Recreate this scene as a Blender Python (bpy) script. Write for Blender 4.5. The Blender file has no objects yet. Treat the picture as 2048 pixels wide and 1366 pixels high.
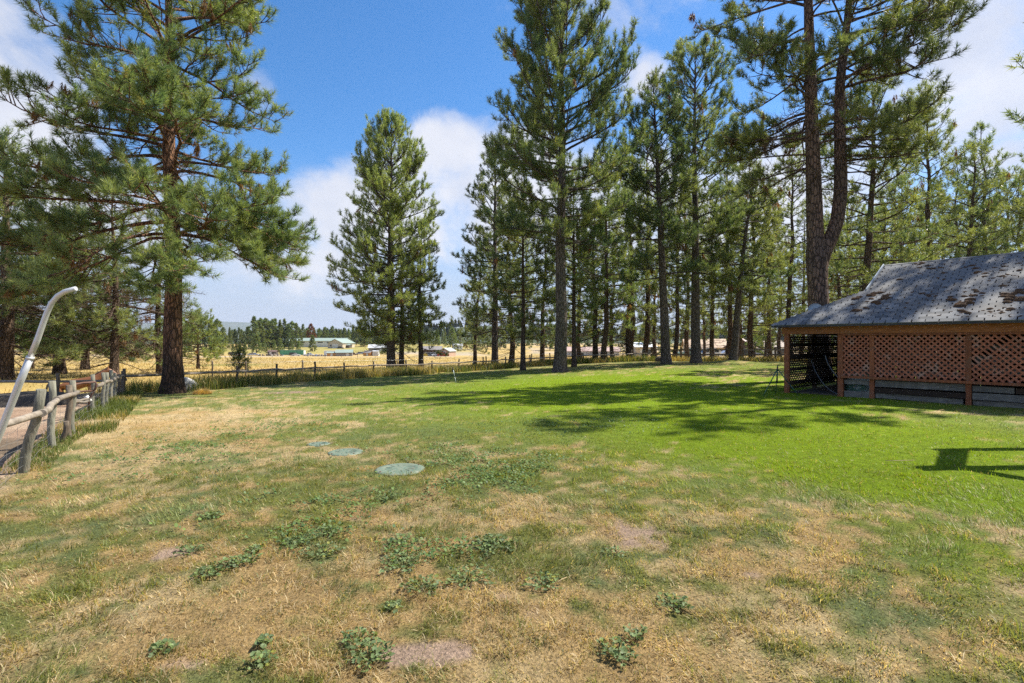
import bpy, math, random
import numpy as np
from mathutils import Vector, Matrix

random.seed(11)
RNG = np.random.default_rng(11)
PI = math.pi
SC = bpy.context.scene
COL = SC.collection

# ------------------------------------------------------------------ camera, sky, sun, exposure
EYE = 1.7
FPX = 1020.0          # focal length in pixels of the 2048 wide picture
cam_d = bpy.data.cameras.new('camera')
cam_d.sensor_width = 36.0
cam_d.lens = 36.0 * FPX / 2048.0
cam_d.clip_start = 0.05
cam_d.clip_end = 20000.0
cam = bpy.data.objects.new('camera', cam_d)
COL.objects.link(cam)
cam.location = (0, 0, EYE)
cam.rotation_euler = (PI / 2, 0, 0)
SC.camera = cam

SUN_AZ = math.radians(69.0)     # clockwise from +Y (the view) towards +X
SUN_EL = math.radians(54.0)
SUN_DIR = Vector((math.sin(SUN_AZ) * math.cos(SUN_EL), math.cos(SUN_AZ) * math.cos(SUN_EL), math.sin(SUN_EL)))
sun_d = bpy.data.lights.new('sun', 'SUN')
sun_d.energy = 3.9
sun_d.angle = math.radians(0.55)
sun_d.color = (1.0, 0.93, 0.80)
sun = bpy.data.objects.new('sun', sun_d)
COL.objects.link(sun)
sun.rotation_euler = SUN_DIR.to_track_quat('Z', 'Y').to_euler()
sun.location = (60, 40, 80)

SC.view_settings.view_transform = 'Standard'
SC.view_settings.look = 'None'
SC.view_settings.gamma = 1.0
SC.view_settings.use_curve_mapping = False
SC.view_settings.exposure = 1.3
SC.cycles.max_bounces = 9
SC.cycles.diffuse_bounces = 6
SC.cycles.glossy_bounces = 3
SC.cycles.transmission_bounces = 7
SC.cycles.transparent_max_bounces = 6
SC.cycles.sample_clamp_indirect = 4.0
SC.cycles.sample_clamp_direct = 12.0
SC.cycles.volume_bounces = 0
SC.cycles.use_denoising = False


class N:
    """thin wrapper over a node tree"""
    def __init__(s, tree):
        s.t = tree
        s.t.nodes.clear()

    def n(s, typ, **kw):
        x = s.t.nodes.new(typ)
        for k, v in kw.items():
            setattr(x, k, v)
        return x

    def put(s, sock, v):
        if isinstance(v, bpy.types.NodeSocket):
            s.t.links.new(v, sock)
        elif v is not None:
            if isinstance(v, (tuple, list)) and len(v) == 3 and sock.type == 'RGBA':
                v = (*v, 1.0)
            sock.default_value = v

    def math(s, op, a, b=None, c=None, clamp=False):
        x = s.n('ShaderNodeMath', operation=op, use_clamp=clamp)
        s.put(x.inputs[0], a)
        s.put(x.inputs[1], b)
        s.put(x.inputs[2], c)
        return x.outputs[0]

    def vmath(s, op, a, b=None):
        x = s.n('ShaderNodeVectorMath', operation=op)
        s.put(x.inputs[0], a)
        s.put(x.inputs[1], b)
        return x.outputs[0]

    def mix(s, f, a, b, blend='MIX'):
        x = s.n('ShaderNodeMix', data_type='RGBA', blend_type=blend)
        s.put(x.inputs[0], f)
        s.put(x.inputs[6], a)
        s.put(x.inputs[7], b)
        return x.outputs[2]

    def ss(s, v, lo, hi, a=0.0, b=1.0):
        x = s.n('ShaderNodeMapRange', interpolation_type='SMOOTHSTEP')
        s.put(x.inputs[0], v)
        for i, q in enumerate((lo, hi, a, b)):
            s.put(x.inputs[i + 1], q)
        return x.outputs[0]

    def noise(s, vec, scale, detail=4.0, rough=0.55, dist=0.0):
        x = s.n('ShaderNodeTexNoise')
        s.put(x.inputs['Vector'], vec)
        x.inputs['Scale'].default_value = scale
        x.inputs['Detail'].default_value = detail
        x.inputs['Roughness'].default_value = rough
        x.inputs['Distortion'].default_value = dist
        return x.outputs['Fac']

    def vor(s, vec, scale, feature='F1', rnd=1.0):
        x = s.n('ShaderNodeTexVoronoi', feature=feature)
        s.put(x.inputs['Vector'], vec)
        x.inputs['Scale'].default_value = scale
        x.inputs['Randomness'].default_value = rnd
        return x

    def mapv(s, vec, scale=(1, 1, 1), rot=(0, 0, 0)):
        x = s.n('ShaderNodeMapping')
        s.put(x.inputs[0], vec)
        x.inputs['Scale'].default_value = scale
        x.inputs['Rotation'].default_value = rot
        return x.outputs[0]


def px_dir(px, py):
    return ((px - 1024.0) / FPX, 1.0, (683.0 - py) / FPX)


def build_world():
    w = bpy.data.worlds.new('World')
    SC.world = w
    w.use_nodes = True
    k = N(w.node_tree)
    sky = k.n('ShaderNodeTexSky', sky_type='NISHITA')
    sky.sun_disc = False
    sky.sun_elevation = SUN_EL
    sky.sun_rotation = SUN_AZ
    sky.altitude = 900
    sky.air_density = 1.0
    sky.dust_density = 0.6
    sky.ozone_density = 3.0
    tc = k.n('ShaderNodeTexCoord').outputs['Generated']
    sep = k.n('ShaderNodeSeparateXYZ')
    k.put(sep.inputs[0], tc)
    X, Y, Z = sep.outputs
    az = k.math('ARCTAN2', X, Y)
    el = k.math('ARCSINE', Z)
    # cloud space: a flat layer seen in perspective
    zz = k.math('MAXIMUM', k.math('ADD', Z, 0.16), 0.02)
    cv = k.n('ShaderNodeCombineXYZ')
    k.put(cv.inputs[0], k.math('DIVIDE', X, zz))
    k.put(cv.inputs[1], k.math('DIVIDE', Y, zz))
    big = k.noise(cv.outputs[0], 1.15, 7.0, 0.58, 0.35)
    fine = k.noise(tc, 6.5, 8.0, 0.62, 0.6)
    dens = None
    # banks of cloud: (azimuth, elevation, half width, half height) in degrees, weight
    for a0, e0, ra, re, wt in CLOUDS:
        a = k.math('DIVIDE', k.math('SUBTRACT', az, math.radians(a0)), math.radians(ra))
        e = k.math('DIVIDE', k.math('SUBTRACT', el, math.radians(e0)), math.radians(re))
        d = k.math('ADD', k.math('MULTIPLY', a, a), k.math('MULTIPLY', e, e))
        v = k.math('MULTIPLY', k.math('SUBTRACT', 1.0, d), wt)
        dens = v if dens is None else k.math('MAXIMUM', dens, v)
    dens = k.math('MAXIMUM', dens, -0.55)
    dens = k.math('ADD', dens, k.math('MULTIPLY', k.math('SUBTRACT', fine, 0.5), 2.1))
    dens = k.math('ADD', dens, k.math('MULTIPLY', k.math('SUBTRACT', big, 0.5), 1.5))
    cover = k.ss(dens, -0.12, 0.85)
    # the far air near the ground goes pale
    pale = k.ss(el, math.radians(1.0), math.radians(20.0), 1.0, 0.0)
    shade = k.noise(tc, 4.0, 5.0, 0.55, 0.4)
    white = k.mix(k.ss(shade, 0.35, 0.66), (2.2, 2.33, 2.72), (2.95, 2.95, 3.1))
    tint = k.n('ShaderNodeHueSaturation')
    tint.inputs['Saturation'].default_value = 1.28
    tint.inputs['Value'].default_value = 0.66
    k.put(tint.inputs['Color'], sky.outputs[0])
    s1 = k.mix(k.math('MULTIPLY', pale, 0.92), tint.outputs[0], (1.78, 1.98, 2.5))
    col = k.mix(k.math('MULTIPLY', cover, 0.9), s1, white)
    bg = k.n('ShaderNodeBackground')
    bg.inputs['Strength'].default_value = 0.128
    k.put(bg.inputs['Color'], col)
    out = k.n('ShaderNodeOutputWorld')
    k.t.links.new(bg.outputs[0], out.inputs[0])
    w.cycles_visibility.camera = True


CLOUDS = [(-10.5, 15.5, 10.5, 7.0, 1.0), (-7.0, 20.0, 6.0, 4.2, 0.9), (-18.0, 13.5, 8.5, 5.0, 0.9), (0.0, 16.0, 12.0, 8.0, 1.0), (12.0, 14.0, 16.0, 9.0, 0.9),
          (14.5, 26.5, 3.2, 3.2, 0.75), (-22.0, 7.5, 12.0, 4.0, 0.6), (-46.0, 19.0, 9.0, 9.0, 1.0), (-40.0, 11.0, 12.0, 6.0, 0.8), (-50.0, 29.0, 5.0, 6.0, 0.5),
          (-26.5, 24.0, 2.4, 2.0, 0.45), (41.5, 22.0, 8.0, 8.0, 1.0), (45.0, 33.0, 8.0, 5.0, 0.9), (29.0, 15.0, 10.0, 8.0, 0.85), (44.0, 14.5, 4.0, 2.0, 0.6),
          (15.0, 34.0, 10.0, 3.5, 0.12),
          (62.0, 40.0, 14.0, 9.0, 0.8), (85.0, 24.0, 26.0, 15.0, 0.9), (-70.0, 42.0, 16.0, 9.0, 0.7), (140.0, 18.0, 30.0, 10.0, 0.8), (-110.0, 15.0, 30.0, 9.0, 0.8), (-30.0, 62.0, 34.0, 9.0, 0.6), (150.0, 64.0, 40.0, 10.0, 0.7), (-85.0, 30.0, 24.0, 14.0, 0.9), (120.0, 35.0, 24.0, 15.0, 0.9), (-140.0, 25.0, 30.0, 12.0, 0.9), (170.0, 40.0, 24.0, 16.0, 0.9)]  # banks out of view, increased to add white fill light
build_world()

# ------------------------------------------------------------------ object helpers
def tag(o, label=None, cat=None, group=None, kind=None):
    if label:
        o['label'] = label
    if cat:
        o['category'] = cat
    if group:
        o['group'] = group
    if kind:
        o['kind'] = kind
    return o


def thing(name, label, cat, loc=(0, 0, 0), rz=0.0, group=None):
    o = bpy.data.objects.new(name, None)
    o.empty_display_size = 0.2
    COL.objects.link(o)
    o.location = loc
    o.rotation_euler = (0, 0, rz)
    return tag(o, label, cat, group)


def link(name, me, parent=None, loc=None, rot=None, scale=None):
    o = bpy.data.objects.new(name, me)
    COL.objects.link(o)
    if parent is not None:
        o.parent = parent
    if loc is not None:
        o.location = loc
    if rot is not None:
        o.rotation_euler = rot
    if scale is not None:
        o.scale = scale
    return o


def mesh_np(name, V, faces, mats, smooth=False, col=None, fmat=None):
    """V (n,3); faces: list of int arrays (m,k); col (n,4) optional"""
    me = bpy.data.meshes.new(name)
    V = np.ascontiguousarray(V, dtype=np.float32)
    me.vertices.add(len(V))
    me.vertices.foreach_set('co', V.ravel())
    loops = np.concatenate([f.ravel() for f in faces]).astype(np.int32)
    sizes = np.concatenate([np.full(len(f), f.shape[1], dtype=np.int32) for f in faces])
    starts = np.concatenate([[0], np.cumsum(sizes)[:-1]]).astype(np.int32)
    me.loops.add(len(loops))
    me.loops.foreach_set('vertex_index', loops)
    me.polygons.add(len(sizes))
    me.polygons.foreach_set('loop_start', starts)
    me.polygons.foreach_set('loop_total', sizes)
    if smooth:
        me.polygons.foreach_set('use_smooth', np.ones(len(sizes), dtype=bool))
    if not isinstance(mats, (list, tuple)):
        mats = [mats]
    for m in mats:
        me.materials.append(m)
    if fmat is not None:
        me.polygons.foreach_set('material_index', np.asarray(fmat, dtype=np.int32))
    if col is not None:
        a = me.attributes.new('tone', 'FLOAT_COLOR', 'POINT')
        a.data.foreach_set('color', np.ascontiguousarray(col, dtype=np.float32).ravel())
    me.update(calc_edges=True)
    return me


class MB:
    """collects boxes, tubes and prisms; build() gives one mesh"""
    def __init__(s):
        s.v, s.f, s.sm = [], [], []

    def add(s, vs, fs, smooth=False):
        o = len(s.v)
        s.v += [tuple(v) for v in vs]
        s.f += [tuple(i + o for i in f) for f in fs]
        s.sm += [smooth] * len(fs)
        return s

    def box(s, c, size, rz=0.0, tilt=None, bev=0.0):
        x, y, z = (q / 2 for q in size)
        if bev <= 0:
            vs = [Vector((a * x, b * y, d * z)) for d in (-1, 1) for b in (-1, 1) for a in (-1, 1)]
            fs = [(0, 2, 3, 1), (4, 5, 7, 6), (0, 1, 5, 4), (2, 6, 7, 3), (0, 4, 6, 2), (1, 3, 7, 5)]
        else:
            b = min(bev, x * .9, y * .9)
            ring = [(-x + b, -y), (x - b, -y), (x, -y + b), (x, y - b), (x - b, y), (-x + b, y), (-x, y - b), (-x, -y + b)]
            vs = [Vector((p, q, zz)) for zz in (-z, z) for p, q in ring]
            fs = [tuple(range(7, -1, -1)), tuple(range(8, 16))] + [(i, (i + 1) % 8, 8 + (i + 1) % 8, 8 + i) for i in range(8)]
        R = Matrix.Rotation(rz, 3, 'Z')
        if tilt is not None:
            R = R @ Matrix.Rotation(tilt[0], 3, 'X') @ Matrix.Rotation(tilt[1], 3, 'Y')
        c = Vector(c)
        return s.add([R @ v + c for v in vs], fs)

    def beam(s, p, q, w, h, up=(0, 0, 1)):
        """a board from p to q, w across, h along up"""
        p, q, up = Vector(p), Vector(q), Vector(up)
        d = (q - p).normalized()
        a = d.cross(up)
        a = a.normalized() if a.length > 1e-6 else Vector((1, 0, 0))
        b = a.cross(d).normalized()
        vs = [e + a * (i * w / 2) + b * (j * h / 2) for e in (p, q) for i, j in ((-1, -1), (1, -1), (1, 1), (-1, 1))]
        return s.add(vs, [(3, 2, 1, 0), (4, 5, 6, 7), (0, 1, 5, 4), (1, 2, 6, 5), (2, 3, 7, 6), (3, 0, 4, 7)])

    def tube(s, pts, radii, k=8, cap=True):
        pts = [Vector(p) for p in pts]
        if not isinstance(radii, (list, tuple)):
            radii = [radii] * len(pts)
        vs, fs = [], []
        ref = None
        for i, p in enumerate(pts):
            t = (pts[min(i + 1, len(pts) - 1)] - pts[max(i - 1, 0)]).normalized()
            if ref is None:
                ref = Vector((0, 0, 1)) if abs(t.z) < 0.9 else Vector((1, 0, 0))
            a = (ref - t * ref.dot(t)).normalized()
            ref = a
            b = t.cross(a)
            for j in range(k):
                an = 2 * PI * j / k
                vs.append(p + (a * math.cos(an) + b * math.sin(an)) * radii[i])
        n = len(pts)
        for i in range(n - 1):
            for j in range(k):
                fs.append((i * k + j, i * k + (j + 1) % k, (i + 1) * k + (j + 1) % k, (i + 1) * k + j))
        s.add(vs, fs, True)
        if cap:
            o = len(s.v) - len(vs)
            s.f += [tuple(o + j for j in range(k - 1, -1, -1)), tuple(o + (n - 1) * k + j for j in range(k))]
            s.sm += [False, False]
        return s

    def prism(s, poly, depth, axis='Y', at=(0, 0, 0)):
        """poly in (x,z) extruded along y from -depth/2 to depth/2"""
        n = len(poly)
        at = Vector(at)
        vs = [Vector((x, sgn * depth / 2, z)) + at for sgn in (-1, 1) for x, z in poly]
        if axis == 'X':
            vs = [Vector((sgn * depth / 2, x, z)) + at for sgn in (-1, 1) for x, z in poly]
        fs = [tuple(range(n)), tuple(range(2 * n - 1, n - 1, -1))] + [(i, n + i, n + (i + 1) % n, (i + 1) % n) for i in range(n)]
        return s.add(vs, fs)

    def lathe(s, prof, k=16, at=(0, 0, 0), smooth=True):
        """prof: (r,z) list"""
        at = Vector(at)
        vs = [Vector((r * math.cos(2 * PI * j / k), r * math.sin(2 * PI * j / k), z)) + at for r, z in prof for j in range(k)]
        fs = [(i * k + j, i * k + (j + 1) % k, (i + 1) * k + (j + 1) % k, (i + 1) * k + j) for i in range(len(prof) - 1) for j in range(k)]
        s.add(vs, fs, smooth)
        o = len(s.v) - len(vs)
        s.f += [tuple(o + j for j in range(k - 1, -1, -1)), tuple(o + (len(prof) - 1) * k + j for j in range(k))]
        s.sm += [False, False]
        return s

    def mesh(s, name, mat):
        me = bpy.data.meshes.new(name)
        me.from_pydata(s.v, [], s.f)
        me.materials.append(mat)
        me.polygons.foreach_set('use_smooth', s.sm)
        me.update()
        return me

    def build(s, name, mat, parent=None, **kw):
        return link(name, s.mesh(name, mat), parent, **kw)


# ------------------------------------------------------------------ noise and terrain
_LAT = np.random.default_rng(5).random((256, 256))


def vnoise(x, y, seed=0):
    x = np.asarray(x, float) + seed * 17.31
    y = np.asarray(y, float) + seed * 9.77
    xi, yi = np.floor(x).astype(int), np.floor(y).astype(int)
    fx, fy = x - xi, y - yi
    fx, fy = fx * fx * (3 - 2 * fx), fy * fy * (3 - 2 * fy)
    a, b = _LAT[xi & 255, yi & 255], _LAT[(xi + 1) & 255, yi & 255]
    c, d = _LAT[xi & 255, (yi + 1) & 255], _LAT[(xi + 1) & 255, (yi + 1) & 255]
    return (a * (1 - fx) + b * fx) * (1 - fy) + (c * (1 - fx) + d * fx) * fy


def fbm(x, y, scale, octv=3, seed=0):
    x, y = np.asarray(x, float), np.asarray(y, float)
    t, amp, tot = 0.0, 1.0, 0.0
    for i in range(octv):
        t = t + amp * vnoise(x / scale * 2 ** i + 31.7 * i, y / scale * 2 ** i - 12.3 * i, seed + i)
        tot += amp
        amp *= 0.55
    return t / tot


def sst(v, lo, hi):
    t = np.clip((v - lo) / (hi - lo), 0, 1)
    return t * t * (3 - 2 * t)


MOUNDS = [(18.0, 41.5, 0.22, 1.6), (-21.3, 24.5, -1.15, 2.6)]


def ground_z(x, y):
    x, y = np.asarray(x, float), np.asarray(y, float)
    s = 0.0185 * sst(-x, -13.0, 9.0)
    z = -s * np.clip(y, 0, 42) - 0.022 * np.clip(y - 42, 0, 210) + 0.031 * np.clip(y - 262, 0, 150)
    z = z + 0.05 * (fbm(x, y, 6.0, 2, 3) - 0.5) * sst(np.hypot(x, y), 4, 14)
    z = z + 0.6 * (fbm(x, y, 60.0, 2, 9) - 0.5) * sst(y, 70, 160)
    z = z + 0.035 * (fbm(x, y, 0.8, 3, 21) - 0.5)
    for mx, my, h, r in MOUNDS:
        z = z + h * np.exp(-((x - mx) ** 2 + (y - my) ** 2) / (r * r))
    return z


def gz(x, y):
    return float(ground_z(x, y))


def G(px, py):
    """the ground point seen there in the photograph (worked out once, in metres)"""
    a, c = (px - 1024.0) / FPX, (683.0 - py) / FPX
    t = 1.0
    for _ in range(60):
        z = gz(a * t, t)
        t2 = (z - EYE) / c if c < -1e-6 else t
        t = 0.5 * t + 0.5 * min(max(t2, 0.5), 3000.0)
    return Vector((a * t, t, gz(a * t, t)))


# fence lines (plan)
PAD = [(-3.6, 2.2), (-6.85, 7.1), (-8.15, 8.95), (-8.9, 10.2), (-12.0, 15.0), (-14.4, 18.6), (-15.4, 20.2)]
MID = [(-15.4, 20.2), (-12.9, 27.5), (-9.6, 34.5), (-5.0, 39.7), (0.7, 44.5), (8.0, 47.0), (13.0, 47.5)]
RGT = [(13.0, 47.5), (24.0, 44.0), (40.0, 40.0)]
_padx = np.array([p[0] for p in PAD][::-1] + [3.0])
_pad_y = np.array([p[1] for p in PAD])
_pad_x = np.array([p[0] for p in PAD])
_f = MID + RGT[1:]
_fx, _fy = np.array([p[0] for p in _f]), np.array([p[1] for p in _f])


def zones(x, y):
    """signed distances: e_pad > 0 inside the paddock, e_fld > 0 in the field beyond the fences"""
    xl = np.interp(y, np.concatenate([[-20], _pad_y]), np.concatenate([[-3.6], _pad_x]))
    e_pad = np.where(y < 20.2, (xl - x) * 0.83, -1.0)
    yf = np.interp(x, _fx, _fy)
    e_fld = np.where(x < -15.4, y - 20.2, (y - yf) * 0.8)
    return e_pad, e_fld


# patches on the lawn: picture position of the centre, half axes in metres across and away, weight (+ dry, - green)
def _blob(px, py, rx, ry, wt):
    p = G(px, py)
    return (p.x, p.y, rx, ry, wt)


DRY = [_blob(*b) for b in [
    (250, 860, 1.2, 3.0, .75), (120, 960, 1.0, 1.3, .75), (330, 835, 1.6, 2.2, .6), (470, 850, 1.6, 1.8, .55), (600, 905, 1.2, 1.0, .6), (560, 800, 2.4, 1.4, .25),
    (200, 1150, .9, .8, .35), (100, 1300, .8, .6, .35), (400, 1230, 1.0, .5, .3), (800, 1080, 1.2, .5, .2), (900, 1250, 1.1, .5, .45), (1300, 1070, 1.0, .6, .4), (1200, 1200, 1.0, .5, .4),
    (1500, 1150, .9, .6, .42), (1450, 1300, .8, .4, .45), (1000, 1000, 2.0, .7, .22), (1650, 1060, .8, .5, .3), (1100, 1330, .8, .3, .45), (1530, 750, 4.5, 2.6, .42), (1480, 768, 3.5, 2.0, .3), (1900, 832, 1.6, .9, .35),
    (1700, 1020, .9, .5, .25), (1030, 790, 6, 2.0, -.15),
    (1750, 890, 2.6, 1.8, -.55), (1950, 960, 1.4, 1.2, -.55), (1500, 850, 3.5, 3.5, -.3), (1250, 780, 7.0, 7.0, -.35), (950, 760, 7, 6, -.3), (1980, 1120, .7, .6, -.25), (1850, 1250, .6, .4, -.12),
    (950, 940, 1.4, 1.2, -.25), (560, 1000, 1.2, .6, -.12), (250, 1060, .6, .3, -.1), (640, 1100, .6, .4, -.15), (800, 860, 2.2, 1.6, -.12), (110, 1080, .9, .5, -.1)]]
SOIL = [_blob(*b) for b in [
    (340, 1110, .26, .17, 1.0), (870, 1305, .22, .12, 1.0), (830, 1315, .2, .1, .8), (1270, 1060, .34, .3, .75), (1290, 1085, .3, .2, .6), (740, 1036, .2, .15, .6), (590, 785, 1.5, .9, .9), (530, 800, 1.1, .6, .6),
    (655, 887, .35, .25, .6), (430, 778, 1.2, .8, .5), (1010, 1190, .12, .08, .7), (1060, 1225, .12, .08, .6), (370, 1330, .2, .08, .6), (900, 1120, .25, .15, .45), (1500, 1150, .12, .08, .7)]]
LUSH = [_blob(*b) for b in [(1750, 890, 3.2, 2.4, 1.0), (1950, 970, 1.6, 1.4, 1.0), (1150, 780, 9.0, 8.0, .8), (1350, 760, 7.0, 9.0, .8), (900, 750, 7.0, 7.0, .35), (1650, 740, 7, 9, .5), (2000, 1120, .8, .7, .5), (1500, 880, 3.0, 2.5, .45), (1420, 800, 6.0, 4.0, .7)]]


def blobs(lst, x, y):
    t = 0.0
    for bx, by, rx, ry, wt in lst:
        t = t + wt * np.exp(-(((x - bx) / rx) ** 2 + ((y - by) / ry) ** 2) * 0.9)
    return t


LIDS = [(800, 938, 0.345), (691, 904, 0.28), (637, 888, 0.2)]
LIDP = [(G(a, b), r) for a, b, r in LIDS]


def lawn(x, y):
    """dry 0..1, bare soil 0..1, lush 0..1"""
    near = sst(np.hypot(x, y), 14.0, 5.0)
    n1, n2, n3 = fbm(x, y, 2.6, 3, 1), fbm(x, y, 0.55, 3, 2), fbm(x, y, 0.16, 2, 4)
    dry = 0.27 + 0.16 * near + 0.7 * (n1 - 0.5) + 1.3 * (n2 - 0.5) + 1.3 * (n3 - 0.5) + blobs(DRY, x, y) * (1 - .3 * near)
    soil = blobs(SOIL, x, y)
    soil = sst(soil * (0.05 + 1.75 * fbm(x, y, 0.16, 4, 6)) + 0.35 * (n3 - 0.5), 0.36, 0.72)
    lush = np.clip(blobs(LUSH, x, y), 0, 1)
    return np.clip(dry - 0.12 * lush, 0, 1), soil, lush


C_LUSH = np.array([.185, .275, .010])
C_MID = np.array([.190, .205, .062])
C_BLUE = np.array([.155, .190, .080])
C_STRAW = np.array([.520, .400, .215])
C_STRAW2 = np.array([.450, .310, .140])
C_SOIL = np.array([.270, .195, .145])
C_FIELD = np.array([.440, .310, .115])


def lerp(a, b, t):
    t = np.asarray(t)[..., None]
    return a * (1 - t) + b * t


def ground_colour(x, y):
    dry, soil, lush = lawn(x, y)
    n2, n4 = fbm(x, y, 0.4, 3, 14), fbm(x, y, 3.0, 3, 15)
    green = lerp(lerp(C_MID, C_BLUE, sst(n2, .4, .7)), C_LUSH, lush)
    straw = lerp(C_STRAW, C_STRAW2, sst(fbm(x, y, 0.9, 2, 16), .35, .7))
    c = lerp(green, straw, sst(dry, .18, .88)) * 0.82
    # mowing stripes, along the drive of the mower
    stripe = np.sin((x * 0.35 + y * 0.94) * 2 * PI / 1.9 + 1.5 * np.sin(x * 0.12))
    c = c * (1 + 0.05 * stripe[..., None] * sst(np.hypot(x, y), 8, 16)[..., None])
    c = c * (1 - .30 * sst(np.hypot(x, y), 16, 6))[..., None]      # near thatch, darkened so the gaps between blades read as shade
    c = lerp(c, C_SOIL, soil)
    e_pad, e_fld = zones(x, y)
    # the field
    f = lerp(C_FIELD, np.array([.36, .27, .12]), sst(fbm(x, y, 14.0, 4, 31), .35, .65))
    f = lerp(f, np.array([.21, .20, .065]), .75 * sst(fbm(x, y, 9.0, 3, 33), .60, .8))
    f = lerp(f, np.array([.36, .31, .25]), sst(fbm(x, y, 30.0, 2, 35), .6, .75) * sst(y, 130, 200) * .8)
    f = lerp(f, np.array([.27, .25, .08]), .8 * sst(y, 265, 290) * sst(fbm(x, y, 40.0, 3, 36), .3, .55) * (1 - sst(y, 420, 520)) * (1 - sst(x, -70, 10)))
    f = lerp(f, np.array([.40, .33, .25]), sst(x, 6, 14) * sst(fbm(x, y, 11.0, 2, 41), .45, .62) * sst(y, 58, 70) * .85)
    f = lerp(f, np.array([.06, .08, .05]), sst(y, 430, 600))
    c = lerp(c, f, sst(e_fld + 1.6 * (fbm(x, y, 1.5, 2, 37) - .5), -.7, .5))
    # the paddock: trodden earth
    d = lerp(np.array([.30, .205, .145]), np.array([.40, .30, .215]), sst(fbm(x, y, 1.3, 4, 38), .35, .65))
    d = lerp(d, np.array([.10, .085, .06]), sst(fbm(x, y, 2.2, 3, 39), .62, .72) * .7)
    c = lerp(c, d, sst(e_pad + .5 * (fbm(x, y, .5, 2, 40) - .5), -.25, .15) * (1 - sst(e_fld, -.5, .5)))
    return np.clip(c, 0, 1)

# ------------------------------------------------------------------ materials
def new_mat(name):
    m = bpy.data.materials.new(name)
    m.use_nodes = True
    k = N(m.node_tree)
    out = k.n('ShaderNodeOutputMaterial')
    b = k.n('ShaderNodeBsdfPrincipled')
    k.t.links.new(b.outputs[0], out.inputs[0])
    return m, k, b, out


def bump(k, b, h, strength=0.5, dist=0.02):
    x = k.n('ShaderNodeBump')
    x.inputs['Strength'].default_value = strength
    x.inputs['Distance'].default_value = dist
    k.put(x.inputs['Height'], h)
    k.t.links.new(x.outputs[0], b.inputs['Normal'])


def objco(k):
    return k.n('ShaderNodeTexCoord').outputs['Object']


def pos(k):
    return k.n('ShaderNodeNewGeometry').outputs['Position']


def leaf_mat(name, trans=0.35, rough=0.5, spec=0.35, vary=False):
    """needles, blades and leaves: their own colour comes from the mesh"""
    m, k, b, out = new_mat(name)
    a = k.n('ShaderNodeAttribute', attribute_name='tone')
    hs = k.n('ShaderNodeHueSaturation')
    oi = k.n('ShaderNodeObjectInfo').outputs['Random']
    k.put(hs.inputs['Color'], a.outputs['Color'])
    k.put(hs.inputs['Hue'], k.math('ADD', .488, k.math('MULTIPLY', oi, .024)))
    k.put(hs.inputs['Value'], k.math('ADD', .86, k.math('MULTIPLY', oi, .28)) if vary else 1.0)
    c = hs.outputs[0] if vary else a.outputs['Color']
    k.put(b.inputs['Base Color'], c)
    b.inputs['Roughness'].default_value = rough
    b.inputs['Specular IOR Level'].default_value = spec
    t = k.n('ShaderNodeBsdfTranslucent')
    k.put(t.inputs[0], k.mix(1.0, c, (1.25, 1.2, 0.55), 'MULTIPLY'))
    ms = k.n('ShaderNodeMixShader')
    ms.inputs[0].default_value = trans
    k.t.links.new(b.outputs[0], ms.inputs[1])
    k.t.links.new(t.outputs[0], ms.inputs[2])
    k.t.links.new(ms.outputs[0], out.inputs[0])
    return m


def bark_mat(name, dark, mid, plate, scale=1.0, dark_foot=False, plate_amt=0.5):
    m, k, b, out = new_mat(name)
    co = objco(k)
    v = k.vor(k.mapv(co, (9 * scale, 9 * scale, 2.6 * scale)), 1.0, 'DISTANCE_TO_EDGE')
    fiss = k.ss(v.outputs[0], 0.0, 0.16)
    v2 = k.vor(k.mapv(co, (9 * scale, 9 * scale, 2.6 * scale)), 1.0)
    n = k.noise(k.mapv(co, (14, 14, 5)), 1.5, 5)
    n2 = k.noise(k.mapv(co, (1.2, 1.2, .5)), 1.0, 3)
    c = k.mix(k.ss(n, .35, .65), mid, plate)
    c = k.mix(k.math('MULTIPLY', k.ss(n2, .4, .62), plate_amt), k.mix(n, dark, mid), c)
    sc = k.n('ShaderNodeSeparateColor')
    k.put(sc.inputs[0], v2.outputs['Color'])
    c = k.mix(k.math('MULTIPLY', sc.outputs[0], .45), c, mid)
    c = k.mix(fiss, dark, c)
    if dark_foot:      # bark goes near black towards the foot, along an uneven edge
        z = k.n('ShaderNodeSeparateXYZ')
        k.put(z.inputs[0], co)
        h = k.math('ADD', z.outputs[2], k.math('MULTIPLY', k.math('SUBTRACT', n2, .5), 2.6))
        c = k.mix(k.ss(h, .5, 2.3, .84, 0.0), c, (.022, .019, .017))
    k.put(b.inputs['Base Color'], c)
    b.inputs['Roughness'].default_value = 0.9
    b.inputs['Specular IOR Level'].default_value = 0.15
    hgt = k.math('ADD', k.math('MULTIPLY', fiss, .7), k.math('MULTIPLY', n, .35))
    bump(k, b, hgt, 0.9, 0.045)
    return m


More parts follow.
